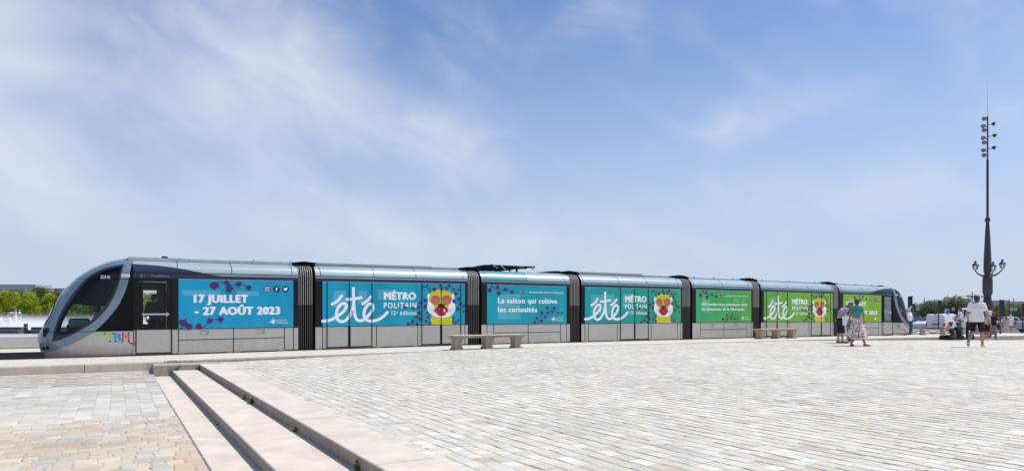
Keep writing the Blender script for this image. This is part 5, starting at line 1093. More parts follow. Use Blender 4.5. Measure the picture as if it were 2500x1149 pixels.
# woman in the flowered skirt
def floral():
    m = bpy.data.materials.new('floral_print'); m.use_nodes = True; t = m.node_tree; b = t.nodes['Principled BSDF']; c = t.nodes.new('ShaderNodeTexCoord'); v = t.nodes.new('ShaderNodeTexVoronoi'); v.inputs['Scale'].default_value = 30; v.inputs['Randomness'].default_value = 1
    t.links.new(c.outputs['Object'], v.inputs['Vector']); sp = t.nodes.new('ShaderNodeSeparateColor'); t.links.new(v.outputs['Color'], sp.inputs[0]); r = t.nodes.new('ShaderNodeValToRGB'); r.color_ramp.interpolation = 'CONSTANT'; e = r.color_ramp.elements
    st_ = [(0, (.78, .74, .70)), (.36, (.50, .05, .05)), (.46, (.80, .78, .75)), (.58, (.04, .05, .09)), (.70, (.62, .22, .04)), (.78, (.75, .70, .68)), (.88, (.10, .14, .22)), (.95, (.30, .06, .12))]
    while len(e) < len(st_): e.new(.5)
    for el, (p, k) in zip(e, st_): el.position = p; el.color = (*k, 1)
    t.links.new(sp.outputs[0], r.inputs[0]); t.links.new(r.outputs[0], b.inputs['Base Color']); b.inputs['Roughness'].default_value = .85; return m
sk, ss = person('woman in teal T-shirt and flowered midi skirt seen from behind', stand(2092, 844.5), 18, 1.72, LIGHT, ('tee', cloth('teal_cotton', (.035, .27, .255), noise=.06), 1.02, .42), ('skirt', floral(), .27, .34, .08), cloth('tan_sandal', (.26, .11, .06)), ('bun', (.045, .022, .016)), dict(kneeL=(-.12, -.02, .5), ankL=(-.18, -.05, .085), toeL=(-.17, .10, .03), kneeR=(.14, .08, .5), ankR=(.26, .06, .085), toeR=(.36, .17, .03), elR=(.23, .04, 1.16), wrR=(.235, .05, .92), elL=(-.24, -.02, 1.17), wrL=(-.14, .16, 1.10)), .016, True)
m = MB(); m.tube([(-.13, -.10, 1.44), (-.20, -.13, 1.2), (-.24, -.08, .98)], .013, 6); m.tube([(-.13, .02, 1.45), (-.22, .06, 1.2), (-.25, .0, .98)], .013, 6)
V, Fs = surfnet([((-.25, -.05, .98), (-.27, -.03, .72), .05, .09), ((-.25, .02, .80), (-.28, -.10, .72), .07, .07)], .02); m.add([tuple(v) for v in V], Fs, 0, True)
o = m.build('shoulder_bag', cloth('taupe_leather', (.24, .18, .14)), None); o.matrix_world = sk.matrix_basis.copy(); tag(o, 'slouchy taupe shoulder bag on the woman in the flowered skirt', 'bag')
# passer-by beyond the nose
person('white-haired man in white shirt and jeans beyond the far cab', spot(2219.5, 45.5, -.115), 300, 1.76, LIGHT, ('tee', cloth('white_linen', (.78, .78, .78), noise=.04), .92, 1.5), ('trousers', cloth('denim', (.035, .07, .14), noise=.2)), cloth('grey_trainer', (.10, .10, .12)), ('short', (.55, .53, .5)), None, .026)
# two seated on the paving
M_BLKD = cloth('black_viscose', (.012, .011, .013))
sitL = dict(hipL=(-.10, 0, .12), hipR=(.10, 0, .12), kneeL=(-.20, .40, .17), kneeR=(.22, .40, .16), ankL=(.04, .52, .075), ankR=(-.08, .46, .075), toeL=(.16, .54, .05), toeR=(-.20, .5, .05), belly=(0, -.02, .27), chest=(0, .03, .50), neck=(0, .07, .67), head=(0, .10, .83), shL=(-.175, .05, .635), shR=(.175, .05, .635), elR=(.24, .26, .50), wrR=(.12, .44, .58), elL=(-.25, .30, .62), wrL=(-.24, .46, .84))
def drape(root, J, hd, fw, up, rt):
    V, Fs = surfnet([((-.12, .0, .11), (.12, 0, .11), .15, .15), ((-.10, .05, .13), (-.24, .42, .12), .14, .13), ((.10, .05, .13), (.26, .42, .12), .14, .13), ((-.2, .45, .08), (.22, .48, .08), .10, .10)], .026, .03, [((0, 0, -1), -.004)])
    q = MB(); q.add([tuple(v) for v in V], Fs, 0, True); q.build('long_skirt', M_BLKD, root)
person('woman in a strappy black dress sitting on the paving, raising her arm', stand(2325, 828), 292, 1.72, TAN, ('tank', M_BLKD, .06), ('none', None), None, ('bun', (.05, .026, .018)), dict(sitL, lowtop=(0, 0, 0)), .018, True, extra=drape, group=None)
sitR = dict(sitL); sitR.update(elR=(.24, .16, .42), wrR=(.10, .36, .36), elL=(-.24, .18, .42), wrL=(-.10, .38, .36))
person('dark-haired woman in black sitting just behind the strappy dress', stand(2341, 827.6), 330, 1.72, LIGHT, ('tee', M_BLKD, .06, .4), ('none', None), None, ('short', (.02, .014, .012)), dict(sitR, lowtop=(0, 0, 0)), .022, True, extra=drape)
# standing group under the column
lw = dict(kneeL=(-.10, .06, .5), ankL=(-.10, .06, .085), toeL=(-.1, .2, .03), kneeR=(.10, -.03, .5), ankR=(.10, -.16, .10), toeR=(.11, -.03, .03))
person('long-haired woman in white T-shirt and grey trousers walking behind the seated pair', spot(2344, 41.6, -.045), 265, 1.70, LIGHT, ('tee', cloth('white_tee', (.76, .75, .78), noise=.05), .98, .5), ('trousers', cloth('slate_trousers', (.13, .16, .18))), cloth('white_trainer', (.7, .7, .7)), ('long', (.045, .024, .016)), dict(lw, elL=(-.26, .10, 1.2), wrL=(-.2, .3, 1.1), elR=(.27, .06, 1.17), wrR=(.28, .2, .98)), .022, True)
m = MB(); m.prism([(-.2, -.42), (.2, -.42), (.17, .0), (-.17, .0)], -.05, .05); m.tube([(-.1, 0, 0), (-.07, 0, .22), (.07, 0, .22), (.1, 0, 0)], .012, 5); o = m.build('tote_bag', cloth('canvas_cream', (.66, .64, .56), noise=.05), None, spot(2357, 41.2, .93)); o.rotation_euler = (0, 0, -YAW); o.location.z = .85; tag(o, 'cream canvas tote bag carried beside the long-haired woman', 'bag')
person('dark-haired woman in white top and black trousers partly hidden by the man in white', stand(2367, 826.6), 320, 1.66, LIGHT, ('tee', cloth('ivory_top', (.68, .66, .62), noise=.06), .97, 1.2), ('trousers', cloth('black_trousers', (.014, .013, .017))), cloth('black_shoe', (.015, .015, .015)), ('short', (.014, .011, .010)), dict(lw, elL=(-.24, .08, 1.18), wrL=(-.14, .28, 1.1)), .022, True)
person('man in black cap and pale blue shirt standing beside the column', stand(2413.5, 823), 300, 1.78, LIGHT, ('tee', cloth('pale_blue_shirt', (.42, .50, .58), noise=.05), .88, .6), ('shorts', cloth('charcoal_shorts', (.03, .03, .035)), .95), cloth('grey_shoe', (.2, .2, .2)), ('cap', cloth('black_cap', (.015, .015, .018))), None, .022)
person('person in red cap, black T-shirt and grey trousers seen from behind', stand(2425, 828), 20, 1.56, LIGHT, ('tee', cloth('washed_black', (.017, .017, .02)), .90, .6), ('trousers', cloth('grey_marl', (.20, .21, .23), noise=.15)), cloth('grey_trainer2', (.25, .25, .27)), ('cap', cloth('red_cap', (.62, .015, .02))), dict(elL=(-.28, -.02, 1.16), wrL=(-.30, .08, .95), elR=(.30, .04, 1.15), wrR=(.38, .10, .92), kneeL=(-.14, .02, .5), ankL=(-.18, -.02, .085), toeL=(-.22, .12, .03), kneeR=(.12, .03, .5), ankR=(.15, -.02, .085), toeR=(.19, .12, .03)), .02)
person('child in pink top and black shorts standing between the column and the red cap', stand(2409.5, 827.2), 30, 1.50, LIGHT, ('tee', cloth('pink_top', (.62, .42, .46), noise=.1), .92, .55), ('shorts', cloth('black_shorts_two', (.015, .015, .017)), .8), cloth('white_trainer', (.7, .7, .7)), ('short', (.03, .018, .012)), None, .024, True)
person('woman in beige dress and orange sun hat crossing by the roadside', spot(2456, 56, -.37), 350, 1.54, TAN, ('tank', cloth('beige_linen', (.50, .42, .34), noise=.06), .95), ('dress', cloth('beige_linen', (.50, .42, .34)), .22, .24, .05), cloth('tan_sandal', (.26, .11, .06)), ('sunhat', cloth('orange_hat', (.70, .30, .03))), dict(lw), .028, True)
person('man in white shirt and grey shorts walking beside the orange hat', spot(2467, 56.5, -.37), 15, 1.62, TAN, ('tee', cloth('white_shirt', (.80, .80, .82), noise=.04), .80, .7), ('shorts', cloth('stone_shorts', (.30, .30, .29)), .95), cloth('grey_shoe', (.2, .2, .2)), ('short', (.6, .58, .55)), dict(lw), .028)
# bathers in the mist beyond the track
wh = cloth('white_bathers_cloth', (.80, .78, .78), noise=.05)
person('person in white and pink reaching out one arm in the mist', spot(38, 70, .06), 250, 1.86, LIGHT, ('tee', cloth('pale_pink', (.78, .58, .60), noise=.05), .9, 1.3), ('trousers', wh), wh, ('short', (.2, .12, .08)), dict(elL=(-.42, .10, 1.42), wrL=(-.66, .14, 1.42), elR=(.30, .3, 1.35), wrR=(.25, .5, 1.38)), .03, True)
person('person in white with a turquoise backpack wading through the mist', spot(48, 71, .06), 100, 1.80, LIGHT, ('tee', wh, .9, 1.0), ('trousers', wh), wh, ('short', (.25, .17, .1)), dict(lw), .03, True)
m = MB().box(-.15, .15, -.09, .09, -.2, .2, 0, .05); o = m.build('backpack', cloth('turquoise_nylon', (.08, .35, .42)), None, spot(49.5, 70.6, 1.28)); tag(o, 'turquoise backpack on the wader in the mist', 'bag')
crouch = dict(hipL=(-.10, -.05, .34), hipR=(.10, -.05, .34), kneeL=(-.16, .32, .44), kneeR=(.16, .32, .44), ankL=(-.14, .10, .08), ankR=(.14, .10, .08), toeL=(-.16, .25, .03), toeR=(.16, .25, .03), belly=(0, .0, .5), chest=(0, .16, .72), neck=(0, .26, .88), head=(0, .34, 1.02), shL=(-.18, .22, .84), shR=(.18, .22, .84), elL=(-.22, .36, .58), elR=(.22, .36, .58), wrL=(-.14, .5, .36), wrR=(.14, .5, .36))
person('person in white crouching low in the mist', spot(22, 68, .12), 200, 1.75, LIGHT, ('tee', wh, .3, 1.0), ('trousers', wh), wh, ('short', (.5, .4, .3)), crouch, .03)
person('child in white half hidden by the mist at the edge of the basin', spot(2, 66, .06), 150, 1.10, LIGHT, ('tee', wh, .9, 1.0), ('trousers', wh), wh, ('short', (.2, .12, .08)), None, .03)
# aboard
person('standing passenger dark against the glazed door of the nearest car', (1.02, TRAM_Y + 1.05, .28 + zo(1)), 15, 1.62, DEEP, ('tee', cloth('dark_jumper', (.02, .02, .025)), .9, 1.6), ('trousers', cloth('dark_trousers', (.02, .02, .022))), cloth('black_shoe', (.015, .015, .015)), ('crop', (.01, .01, .01)), None, .024)
dsit = dict(hipL=(-.10, 0, .52), hipR=(.10, 0, .52), kneeL=(-.12, .42, .54), kneeR=(.12, .42, .54), ankL=(-.12, .46, .10), ankR=(.12, .46, .10), toeL=(-.12, .6, .04), toeR=(.12, .6, .04), belly=(0, .0, .68), chest=(0, .0, .9), neck=(0, .01, 1.08), head=(0, .03, 1.24), shL=(-.18, 0, 1.04), shR=(.18, 0, 1.04), elL=(-.22, .15, .78), elR=(.22, .15, .78), wrL=(-.16, .4, .80), wrR=(.16, .4, .80))
drv, _ = person('driver in pale shirt seated at the desk of the near cab', (-.52, TRAM_Y + 1.15, .25 + zo(-1)), 0, 1.72, LIGHT, ('tee', cloth('driver_shirt', (.62, .62, .60)), .45, 1.0), ('trousers', cloth('dark_trousers', (.02, .02, .022))), cloth('black_shoe', (.015, .015, .015)), ('short', (.10, .06, .04)), dsit, .022)
drv.rotation_euler = (0, 0, R(90))

# scribbled tag on the kerb face behind the step block
m = MB()
for st_ in ([(411, 886), (409, 884.5), (413, 881), (428, 880.5), (433, 882), (430, 885), (420, 886.5)], [(440, 881), (439, 886)], [(452, 881), (451, 886), (463, 883), (471, 881), (468, 885)]): m.stroke([on_y(px, py, 20.2) for px, py in st_], .016, 0)
o = m.build('graffiti', mat('spray_paint', (.045, .025, .03), .7), None, (2.0, 20.194, 0), fn=lambda p: (p[0] - 2.0, p[1], p[2])); tag(o, 'dark scribbled graffiti on the kerb face behind the step block', 'graffiti')
# ------------------------------------------------------------------ the tall column with lanterns and floodlights
M_IRON = mat('cast_iron', (.040, .036, .044), .5, noise=.15, nscale=6)
def twisted():
    m = bpy.data.materials.new('twisted_iron'); m.use_nodes = True; t = m.node_tree; b = t.nodes['Principled BSDF']; b.inputs['Base Color'].default_value = (.042, .038, .046, 1); b.inputs['Roughness'].default_value = .45
    c = t.nodes.new('ShaderNodeTexCoord'); s = t.nodes.new('ShaderNodeSeparateXYZ'); t.links.new(c.outputs['Object'], s.inputs[0]); a = t.nodes.new('ShaderNodeMath'); a.operation = 'ARCTAN2'; t.links.new(s.outputs[1], a.inputs[0]); t.links.new(s.outputs[0], a.inputs[1])
    z = t.nodes.new('ShaderNodeMath'); z.operation = 'MULTIPLY_ADD'; t.links.new(s.outputs[2], z.inputs[0]); z.inputs[1].default_value = 34; k = t.nodes.new('ShaderNodeMath'); k.operation = 'MULTIPLY'; t.links.new(a.outputs[0], k.inputs[0]); k.inputs[1].default_value = 16; t.links.new(k.outputs[0], z.inputs[2])
    w = t.nodes.new('ShaderNodeMath'); w.operation = 'SINE'; t.links.new(z.outputs[0], w.inputs[0]); bn = t.nodes.new('ShaderNodeBump'); bn.inputs['Distance'].default_value = .012; bn.inputs['Strength'].default_value = .7; t.links.new(w.outputs[0], bn.inputs['Height']); t.links.new(bn.outputs[0], b.inputs['Normal']); return m
M_TW = twisted(); MZ = 44.0; cp = spot(2411, MZ, -.30); pxm = MZ / F
col_ = tag(empty('lighting_column', cp), 'towering dark cast-iron column with three lanterns, floodlights and a needle spire', 'column')
hz_ = lambda y: EYE - (y - HZ) * pxm - cp[2]
def colpart(name, prof, m, n=24): q = MB(); q.lathe([(r * pxm, hz_(y)) for r, y in prof], n=n); return q.build(name, m, col_)
colpart('base', [(13, 826), (13, 810), (10.5, 800), (10, 772), (11.5, 768), (11.5, 762), (9.5, 757), (12.5, 745), (12.5, 740), (9.0, 734), (7.6, 722)], M_IRON)
colpart('lower_shaft', [(7.6, 722), (10.6, 714), (10.6, 682), (9.3, 673), (6.3, 671)], M_TW); colpart('collar', [(6.0, 673), (6.8, 670), (6.8, 668), (6.0, 666)], M_IRON)
colpart('upper_shaft', [(6.2, 667), (8.4, 664), (8.2, 640), (5.6, 575), (3.6, 543)], M_TW); colpart('ring', [(3.2, 543), (5.6, 539), (5.8, 535), (3.2, 530)], M_IRON)
colpart('mast', [(2.7, 533), (2.6, 391), (1.7, 389), (1.6, 286), (.9, 284)], M_IRON, 12); colpart('spire', [(.5, 287), (.25, 240), (.06, 196)], mat('spire_grey', (.22, .23, .27), .5), 6)
M_LG = glass('lantern_pane', (.86, .87, .86), .35, .05)
for a, rr, up_ in ((203, 1.20, 8), (327, .78, 22), (20, .52, 0)):
    ca, sa = math.cos(R(a) - YAW), math.sin(R(a) - YAW); z0 = hz_(671); z1 = hz_(663 if up_ < 15 else 659)
    ar = MB(); ar.tube([(ca * rr * t, sa * rr * t, z0 + (z1 - z0) * (t ** 2) - .10 * math.sin(t * 3.14)) for t in [i / 10 for i in range(11)]], [.085 - .055 * i / 10 for i in range(11)], 8); o = ar.build('arm', M_IRON, col_)
    x, y = ca * rr, sa * rr; ln = MB()
    ln.lathe([(.05, .02), (.03, .06), (.09, .09), (.115, .10)], (x, y, z1), 6, 0, False); ln.lathe([(.110, .10), (.165, .36)], (x, y, z1), 6, 1, False)
    for k in range(6): ang = k * math.pi / 3; ln.tube([(x + .112 * math.cos(ang), y + .112 * math.sin(ang), z1 + .10), (x + .168 * math.cos(ang), y + .168 * math.sin(ang), z1 + .36)], .012, 5)
    ln.lathe([(.21, .36), (.20, .39), (.10, .50), (.07, .53), (.05, .60), (.075, .62), (.05, .66), (.0, .70)], (x, y, z1), 10)
    ln.build('lantern', [M_IRON, M_LG], col_)
for px, y, big_, ang in ((2404.5, 289, 0, 200), (2402, 307, 0, 190), (2404, 317, 1, 215), (2402, 336, 0, 190), (2404, 347, 1, 215), (2402.5, 366, 0, 195), (2404, 378, 0, 205), (2425, 302, 1, 330), (2427.5, 330, 1, 335), (2426, 360, 1, 335)):
    dx = (px - 2411) * pxm; z = hz_(y); cx, cy_2 = dx * CY, -dx * SY; q = MB(); q.tube([(0, 0, z - .08), (cx, cy_2, z - .05)], .025, 6)
    d = Vector((math.cos(R(ang) - YAW), math.sin(R(ang) - YAW), -.45)).normalized(); c0 = Vector((cx, cy_2, z)); q.tube([c0 - d * .10, c0 - d * .02, c0 + d * .06, c0 + d * .10], [.05, .09, .13, .14], 10); q.tube([c0 + d * .101, c0 + d * .105], .125, 10, 1); q.build('floodlight', [M_IRON, mat('flood_lens', (.16, .16, .17), .15)], col_)

# ------------------------------------------------------------------ traffic lights, signs, bollards
def signal(px, Z, ytop, ybase, headdx, label, lit=None, facing=1, y2=None):
    g = -.42 if Z > 48 else -.25; p = spot(px, Z, g); k = Z / F; r = tag(empty('traffic_light', p, -YAW), label, 'traffic light', 'traffic lights along the road'); zt = EYE - (ytop - HZ) * k - g
    q = MB(); q.tube([(0, 0, 0), (0, 0, zt)], .055, 8); q.build('pole', M_IRON, r)
    h = MB(); hx = headdx * k; h.box(hx - .12, hx + .12, -.10, .10, zt - .98, zt - .02, 0, .02)
    for i in range(3):
        z = zt - .18 - .3 * i
        h.box(hx - .10, hx + .10, min(-facing * .10, -facing * .22), max(-facing * .10, -facing * .22), z + .085, z + .10); h.tube([(hx, -facing * .102, z), (hx, -facing * .108, z)], .085, 10, 2 if lit == i else 1)
    h.build('signal_head', [mat('signal_black', (.012, .013, .014), .5), mat('dark_lens', (.03, .01, .01), .2), mat('green_lens', (.0, .5, .3), .3, emit=(.0, .7, .42), estr=.5) if lit == 2 else mat('red_lens', (.5, .01, .01), .3, emit=(.8, .02, .02), estr=1.0)], r)
    if y2: z = EYE - (y2 - HZ) * k - g; s = MB(); s.box(.06 * np.sign(headdx) * -1 - .12, .06 * np.sign(headdx) * -1 + .12, -.08, .08, z - .18, z + .18, 0, .02); s.tube([(.06 * -np.sign(headdx), -.08, z), (.06 * -np.sign(headdx), -.10, z)], .07, 10, 1); s.build('repeater_head', [MATS['signal_black'], mat('dim_red_lens', (.25, .02, .02), .3)], r)
    return r
signal(2226, 48, 722, 818, -4, 'traffic light showing green just beyond the nose of the far cab', 2, 1, 747); signal(2291, 62, 732, 810, 3, 'traffic light rising behind the white delivery van', None, -1, 752)
signal(2442, 48, 731, 817, 4, 'traffic light seen from behind in front of the grey car', None, -1); signal(2497, 60, 740, 808, 3, 'traffic light showing red at the right edge', 0, 1)
p = spot(2312, 66, -.44); k = 66 / F; r = tag(empty('road_sign', p, -YAW), 'white and blue square parking sign on a dark post behind the vans', 'sign')
q = MB(); q.tube([(0, 0, 0), (0, 0, 2.1)], .05, 8); q.build('post', M_IRON, r); q = MB(); q.box(-.22, .22, -.03, 0, 1.72, 2.30, 0, .01); q.box(-.16, .16, -.034, -.03, 1.90, 2.24, 1); put_text(q, 'P30', -.11, .11, 2.01, .13, -.036, 0); q.build('sign_plate', [mat('sign_white', (.72, .74, .76), .4), mat('sign_blue', (.01, .14, .50), .4)], r)
def panel_sign(px, Z, y0, y1, w, label):
    k = Z / F; p = spot(px, Z, -.5); r = tag(empty('notice_board', p, -YAW), label, 'board', 'pale boards across the road'); z0, z1 = EYE - (y1 - HZ) * k + .5, EYE - (y0 - HZ) * k + .5
    q = MB(); q.box(-w / 2, w / 2, -.04, .0, z0, z1, 0, .01); q.build('board', mat('board_grey', (.55, .56, .55), .6, noise=.06), r); q = MB(); q.tube([(-w * .3, .02, 0), (-w * .3, .02, z0 + .2)], .05, 6); q.tube([(w * .3, .02, 0), (w * .3, .02, z0 + .2)], .05, 6); q.build('post', M_IRON, r)
panel_sign(2241, 120, 749, 757, .55, 'pale board on posts left of the dark round tree'); panel_sign(2327, 120, 750, 758, .5, 'pale board in front of the tall loose tree'); panel_sign(2469, 150, 751, 758, .8, 'pale board left of two at the far right hedge'); panel_sign(2479, 150, 751, 758, .6, 'pale board right of two at the far right hedge'); panel_sign(2343, 130, 750, 757, .4, 'narrow pale board beside the big white van')
M_BOL = worn_stone('bollard_stone', (.42, .36, .29), (.26, .22, .18), streak=1.5)
def bollard(px, Z, z, label):
    q = MB(); q.lathe([(.21, 0), (.205, .02), (.175, .44), (.165, .47), (.13, .49), (0, .495)], n=18); o = q.build('stone_bollard', M_BOL, None, spot(px, Z, z)); tag(o, label, 'bollard', 'squat stone bollards along the road')
    q = MB(); q.lathe([(.03, .48), (.03, .55), (.05, .57), (.05, .60), (0, .62)], n=10); q.build('chain_post', M_IRON, o); return o
bz = zs(45) + .0
BO = [bollard(2253, 45, -.20, 'squat stone bollard nearest the far cab'), bollard(2302, 46, -.24, 'squat stone bollard left of the seated women'), bollard(2388, 47.5, -.30, 'squat stone bollard behind the man in white'), bollard(2350, 46.8, -.26, 'squat stone bollard behind the seated women'), bollard(2205, 44, -.18, 'squat stone bollard hidden behind the far cab')]
def chain(a, b_, label):
    p, q2 = a.location + Vector((0, 0, .57)), b_.location + Vector((0, 0, .57)); m = MB(); n = 22
    for i in range(n):
        t0, t1 = i / n, (i + .9) / n; f = lambda t: p.lerp(q2, t) - Vector((0, 0, .30 * 4 * t * (1 - t))); m.tube([f(t0), f(t1)], .03 if i % 2 else .022, 6)
    tag(m.build('chain', M_IRON), label, 'chain', 'chains between the bollards')
chain(BO[4], BO[0], 'heavy chain sagging from the far cab to the first bollard'); chain(BO[0], BO[1], 'heavy chain sagging between the two bollards before the white delivery van'); chain(BO[1], BO[3], 'heavy chain sagging behind the seated women'); chain(BO[3], BO[2], 'heavy chain sagging behind the man in white')
# left: low granite blocks and a black bollard on the far side of the track
M_GRAN = mat('dark_granite', (.085, .085, .092), .55, noise=.2, nscale=5); M_GRAN2 = mat('granite_seat', (.16, .16, .165), .5, noise=.2, nscale=5)
def block(px0, px1, Z, label):
    a, b_ = spot(px0, Z, .06), spot(px1, Z, .06); l = math.hypot(b_[0] - a[0], b_[1] - a[1]); r = tag(empty('granite_bench', a, -YAW), label, 'bench', 'low granite benches by the basin')
    q = MB(); q.box(0, l, -.30, .30, 0, .19, 0, .01); q.build('base', M_GRAN, r); q = MB(); q.box(-.03, l - .08, .05, .34, .19, .40, 0, .012); q.box(-.03, l - .02, -.36, .05, .19, .225, 1, .005); q.build('seat', [M_GRAN, M_GRAN2], r)
block(-130, 53, 42.5, 'long dark granite bench left of the black bollard'); block(75, 175, 42.5, 'dark granite bench half hidden by the tram nose')
q = MB(); q.lathe([(.11, 0), (.11, .60), (.105, .615), (0, .62)], n=16); o = q.build('street_bollard', mat('bollard_black', (.010, .010, .014), .4), None, spot(63, 42.0, .06)); tag(o, 'slim black bollard with a grey band between the granite benches', 'bollard')
q = MB(); q.lathe([(.1115, .40), (.1125, .405), (.1125, .44), (.1115, .445)], n=16); q.build('band', mat('band_grey', (.25, .25, .27), .4), o)

# ------------------------------------------------------------------ vehicles
M_TYRE = mat('tyre', (.012, .012, .013), .8); M_RIM = mat('rim_alloy', (.38, .39, .40), .35, metal=.7); M_GLV = mat('car_glass', (.025, .032, .035), .06, coat=.5); M_TRIM = mat('car_trim', (.016, .016, .018), .6)
def vehicle(label, cat, pos, rz, paint, L_, W_, st, wheels, wr, windows, screens, lights, plate=True, name='parked_car', group='vehicles on the road'):
    """st: stations (x, z_bottom, z_belt, z_roof, half width at belt, half width at roof); x runs from tail (0) to nose"""
    r = tag(empty(name, pos, rz), label, cat, group); ring = []; n = 0
    def rg(x, zb, zw, zr, wb, w2): return [(x, -wb * .92, zb), (x, -wb, zb + .16), (x, -wb, zw), (x, -w2 - .02, zr - .07), (x, -w2 + .10, zr), (x, w2 - .10, zr), (x, w2 + .02, zr - .07), (x, wb, zw), (x, wb, zb + .16), (x, wb * .92, zb)]
    m = MB(); rs = [rg(*s) for s in st]; n = len(rs[0]); vs = [v for q in rs for v in q]
    m.add(vs, [(i * n + k, (i + 1) * n + k, (i + 1) * n + (k + 1) % n, i * n + (k + 1) % n) for i in range(len(rs) - 1) for k in range(n)] + [tuple(range(n)), tuple((len(rs) - 1) * n + k for k in reversed(range(n)))])
    body = m.build('body', paint, r)
    md = body.modifiers.new('bevel', 'BEVEL'); md.width = .03; md.segments = 2; md.limit_method = 'ANGLE'; md.angle_limit = R(25)
    def at(x, z):
        s = [np.interp(x, [q[0] for q in st], [q[c] for q in st]) for c in range(6)]; t = np.clip((z - s[2]) / max(s[3] - .07 - s[2], .01), 0, 1); return s[4] + (s[5] + .02 - s[4]) * t
    for poly in windows:
        for e in (-1, 1): q = MB(); q.add([(x, e * (at(x, z) + .012), z) for x, z in poly], [tuple(range(len(poly)))]); q.build('side_window', M_GLV, r)
    for nm, pts, mi in screens: q = MB(); pts = [(x + (.02 if x > L_ / 2 else -.02), y, z + .03) for x, y, z in pts]; q.add(pts, [tuple(range(len(pts)))]); q.build(nm, mi, r)
    for x in wheels:
        for e in (-1, 1):
            y = e * (np.interp(x, [q[0] for q in st], [q[4] for q in st]) - .10); w = MB(); w.lathe([(wr * .62, -.10), (wr * .95, -.10), (wr, -.06), (wr, .06), (wr * .95, .10), (wr * .62, .10)], n=20)
            w.v = [(x + a, y + c, wr + b_) for a, b_, c in w.v]; o = w.build('wheel', M_TYRE, r); w = MB(); w.lathe([(0, .075), (wr * .2, .085), (wr * .55, .075), (wr * .64, .10), (wr * .64, -.09), (0, -.09)], n=16); w.v = [(x + a, y + e * c, wr + b_) for a, b_, c in w.v]; w.build('rim', M_RIM, o)
            a = MB(); a.tube([(x + (wr + .05) * math.cos(t), e * (at(x, .5) + .003), wr + (wr + .05) * math.sin(t)) for t in [math.pi * i / 12 for i in range(13)]], .035, 6); a.build('wheel_arch', M_TRIM, r)
    for nm, (x0, x1, y0, y1, z0, z1), mm in lights:
        for e in (-1, 1): q = MB(); q.box(x0, x1, min(e * y0, e * y1), max(e * y0, e * y1), z0, z1, 0, .015); q.build(nm, mm, r)
    return r
RED = mat('tail_red', (.45, .01, .015), .25); HEAD = mat('head_clear', (.65, .67, .68), .12); WHT = mat('van_white', (.74, .75, .76), .3, coat=.5, noise=.03); SILV = mat('car_silver', (.34, .35, .36), .3, metal=.6, coat=.6); PALE = mat('car_pale_blue', (.50, .58, .62), .3, coat=.6)
gz = -.42
# white van seen from the rear
st = [(0, .28, .95, 1.72, .84, .74), (.10, .24, .95, 1.80, .86, .76), (2.6, .24, .95, 1.82, .88, .77), (3.0, .24, .97, 1.76, .88, .75), (3.62, .24, 1.0, 1.18, .88, .72), (4.1, .24, .92, 1.02, .86, .70), (4.38, .28, .70, .86, .80, .64)]
vx = spot(2283, 66, gz)
van = vehicle('white delivery van seen from the rear, doors closed, behind the bollards', 'van', vx, 0, WHT, 4.4, 1.76, st, (.85, 3.45), .31, [[(2.35, 1.02), (3.28, 1.05), (2.98, 1.62), (2.35, 1.66)]],
    [('windscreen', [(3.06, -.70, 1.70), (3.62, -.70, 1.16), (3.62, .70, 1.16), (3.06, .70, 1.70)], M_GLV)], [('tail_lamp', (-.03, .06, .72, .85, .60, .92), RED), ('headlight', (4.2, 4.39, .5, .78, .62, .80), HEAD)], name='delivery_van')
q = MB(); q.box(-.035, -.005, -.86, .86, .26, .44, 0, .03); q.build('bumper', M_TRIM, van)
q = MB(); q.box(-.03, -.006, -.32, .32, .78, .86, 0, .01); q.build('handle_strip', M_TRIM, van); q = MB(); q.box(-.03, -.008, -.25, .25, .64, .75); put_text(q, 'FD 482 KR', -.19, .19, .665, .07, 0, 1); 
tv = [(x, y, z) for x, y, z in q.v]; q.v = [(v if i < 8 else (-.034, -v[0], v[2])) for i, v in enumerate(tv)]; q.build('number_plate', [mat('plate_white', (.7, .7, .7), .5), M_TRIM], van)
q = MB(); q.box(-.012, .0, -.006, .006, .46, 1.64); q.build('door_seam', mat('seam_grey', (.22, .22, .22), .6), van); q = MB(); q.box(.015, .09, -.10, .10, 1.765, 1.795); q.build('brake_lamp', RED, van)
van.rotation_euler = (0, 0, R(7)); van.location = vx
# white car half behind the van, nose towards the camera
st = [(0, .30, .90, .98, .74, .62), (.15, .24, .92, 1.0, .84, .66), (.7, .22, .92, 1.40, .87, .62), (1.3, .22, .92, 1.50, .88, .60), (2.3, .22, .92, 1.48, .88, .60), (3.05, .22, .93, 1.08, .88, .62), (3.8, .22, .86, .95, .86, .64), (4.1, .28, .66, .78, .78, .60)]
cw = spot(2298, 73, gz)
vehicle('white estate car pointing left, half hidden by the delivery van', 'car', cw, R(176), mat('car_white', (.70, .71, .72), .3, coat=.6), 4.1, 1.76, st, (.75, 3.3), .31, [[(.75, .98), (1.55, .97), (1.55, 1.40), (1.2, 1.40)], [(1.62, .97), (2.75, .98), (2.25, 1.38), (1.62, 1.40)]],
    [('windscreen', [(2.36, -.56, 1.44), (3.03, -.60, 1.08), (3.03, .60, 1.08), (2.36, .56, 1.44)], M_GLV), ('rear_window', [(.20, -.55, 1.03), (.68, -.55, 1.36), (.68, .55, 1.36), (.20, .55, 1.03)], M_GLV)], [('headlight', (3.85, 4.08, .45, .78, .66, .82), HEAD), ('tail_lamp', (-.02, .14, .55, .80, .72, .90), RED)], group='vehicles on the road')
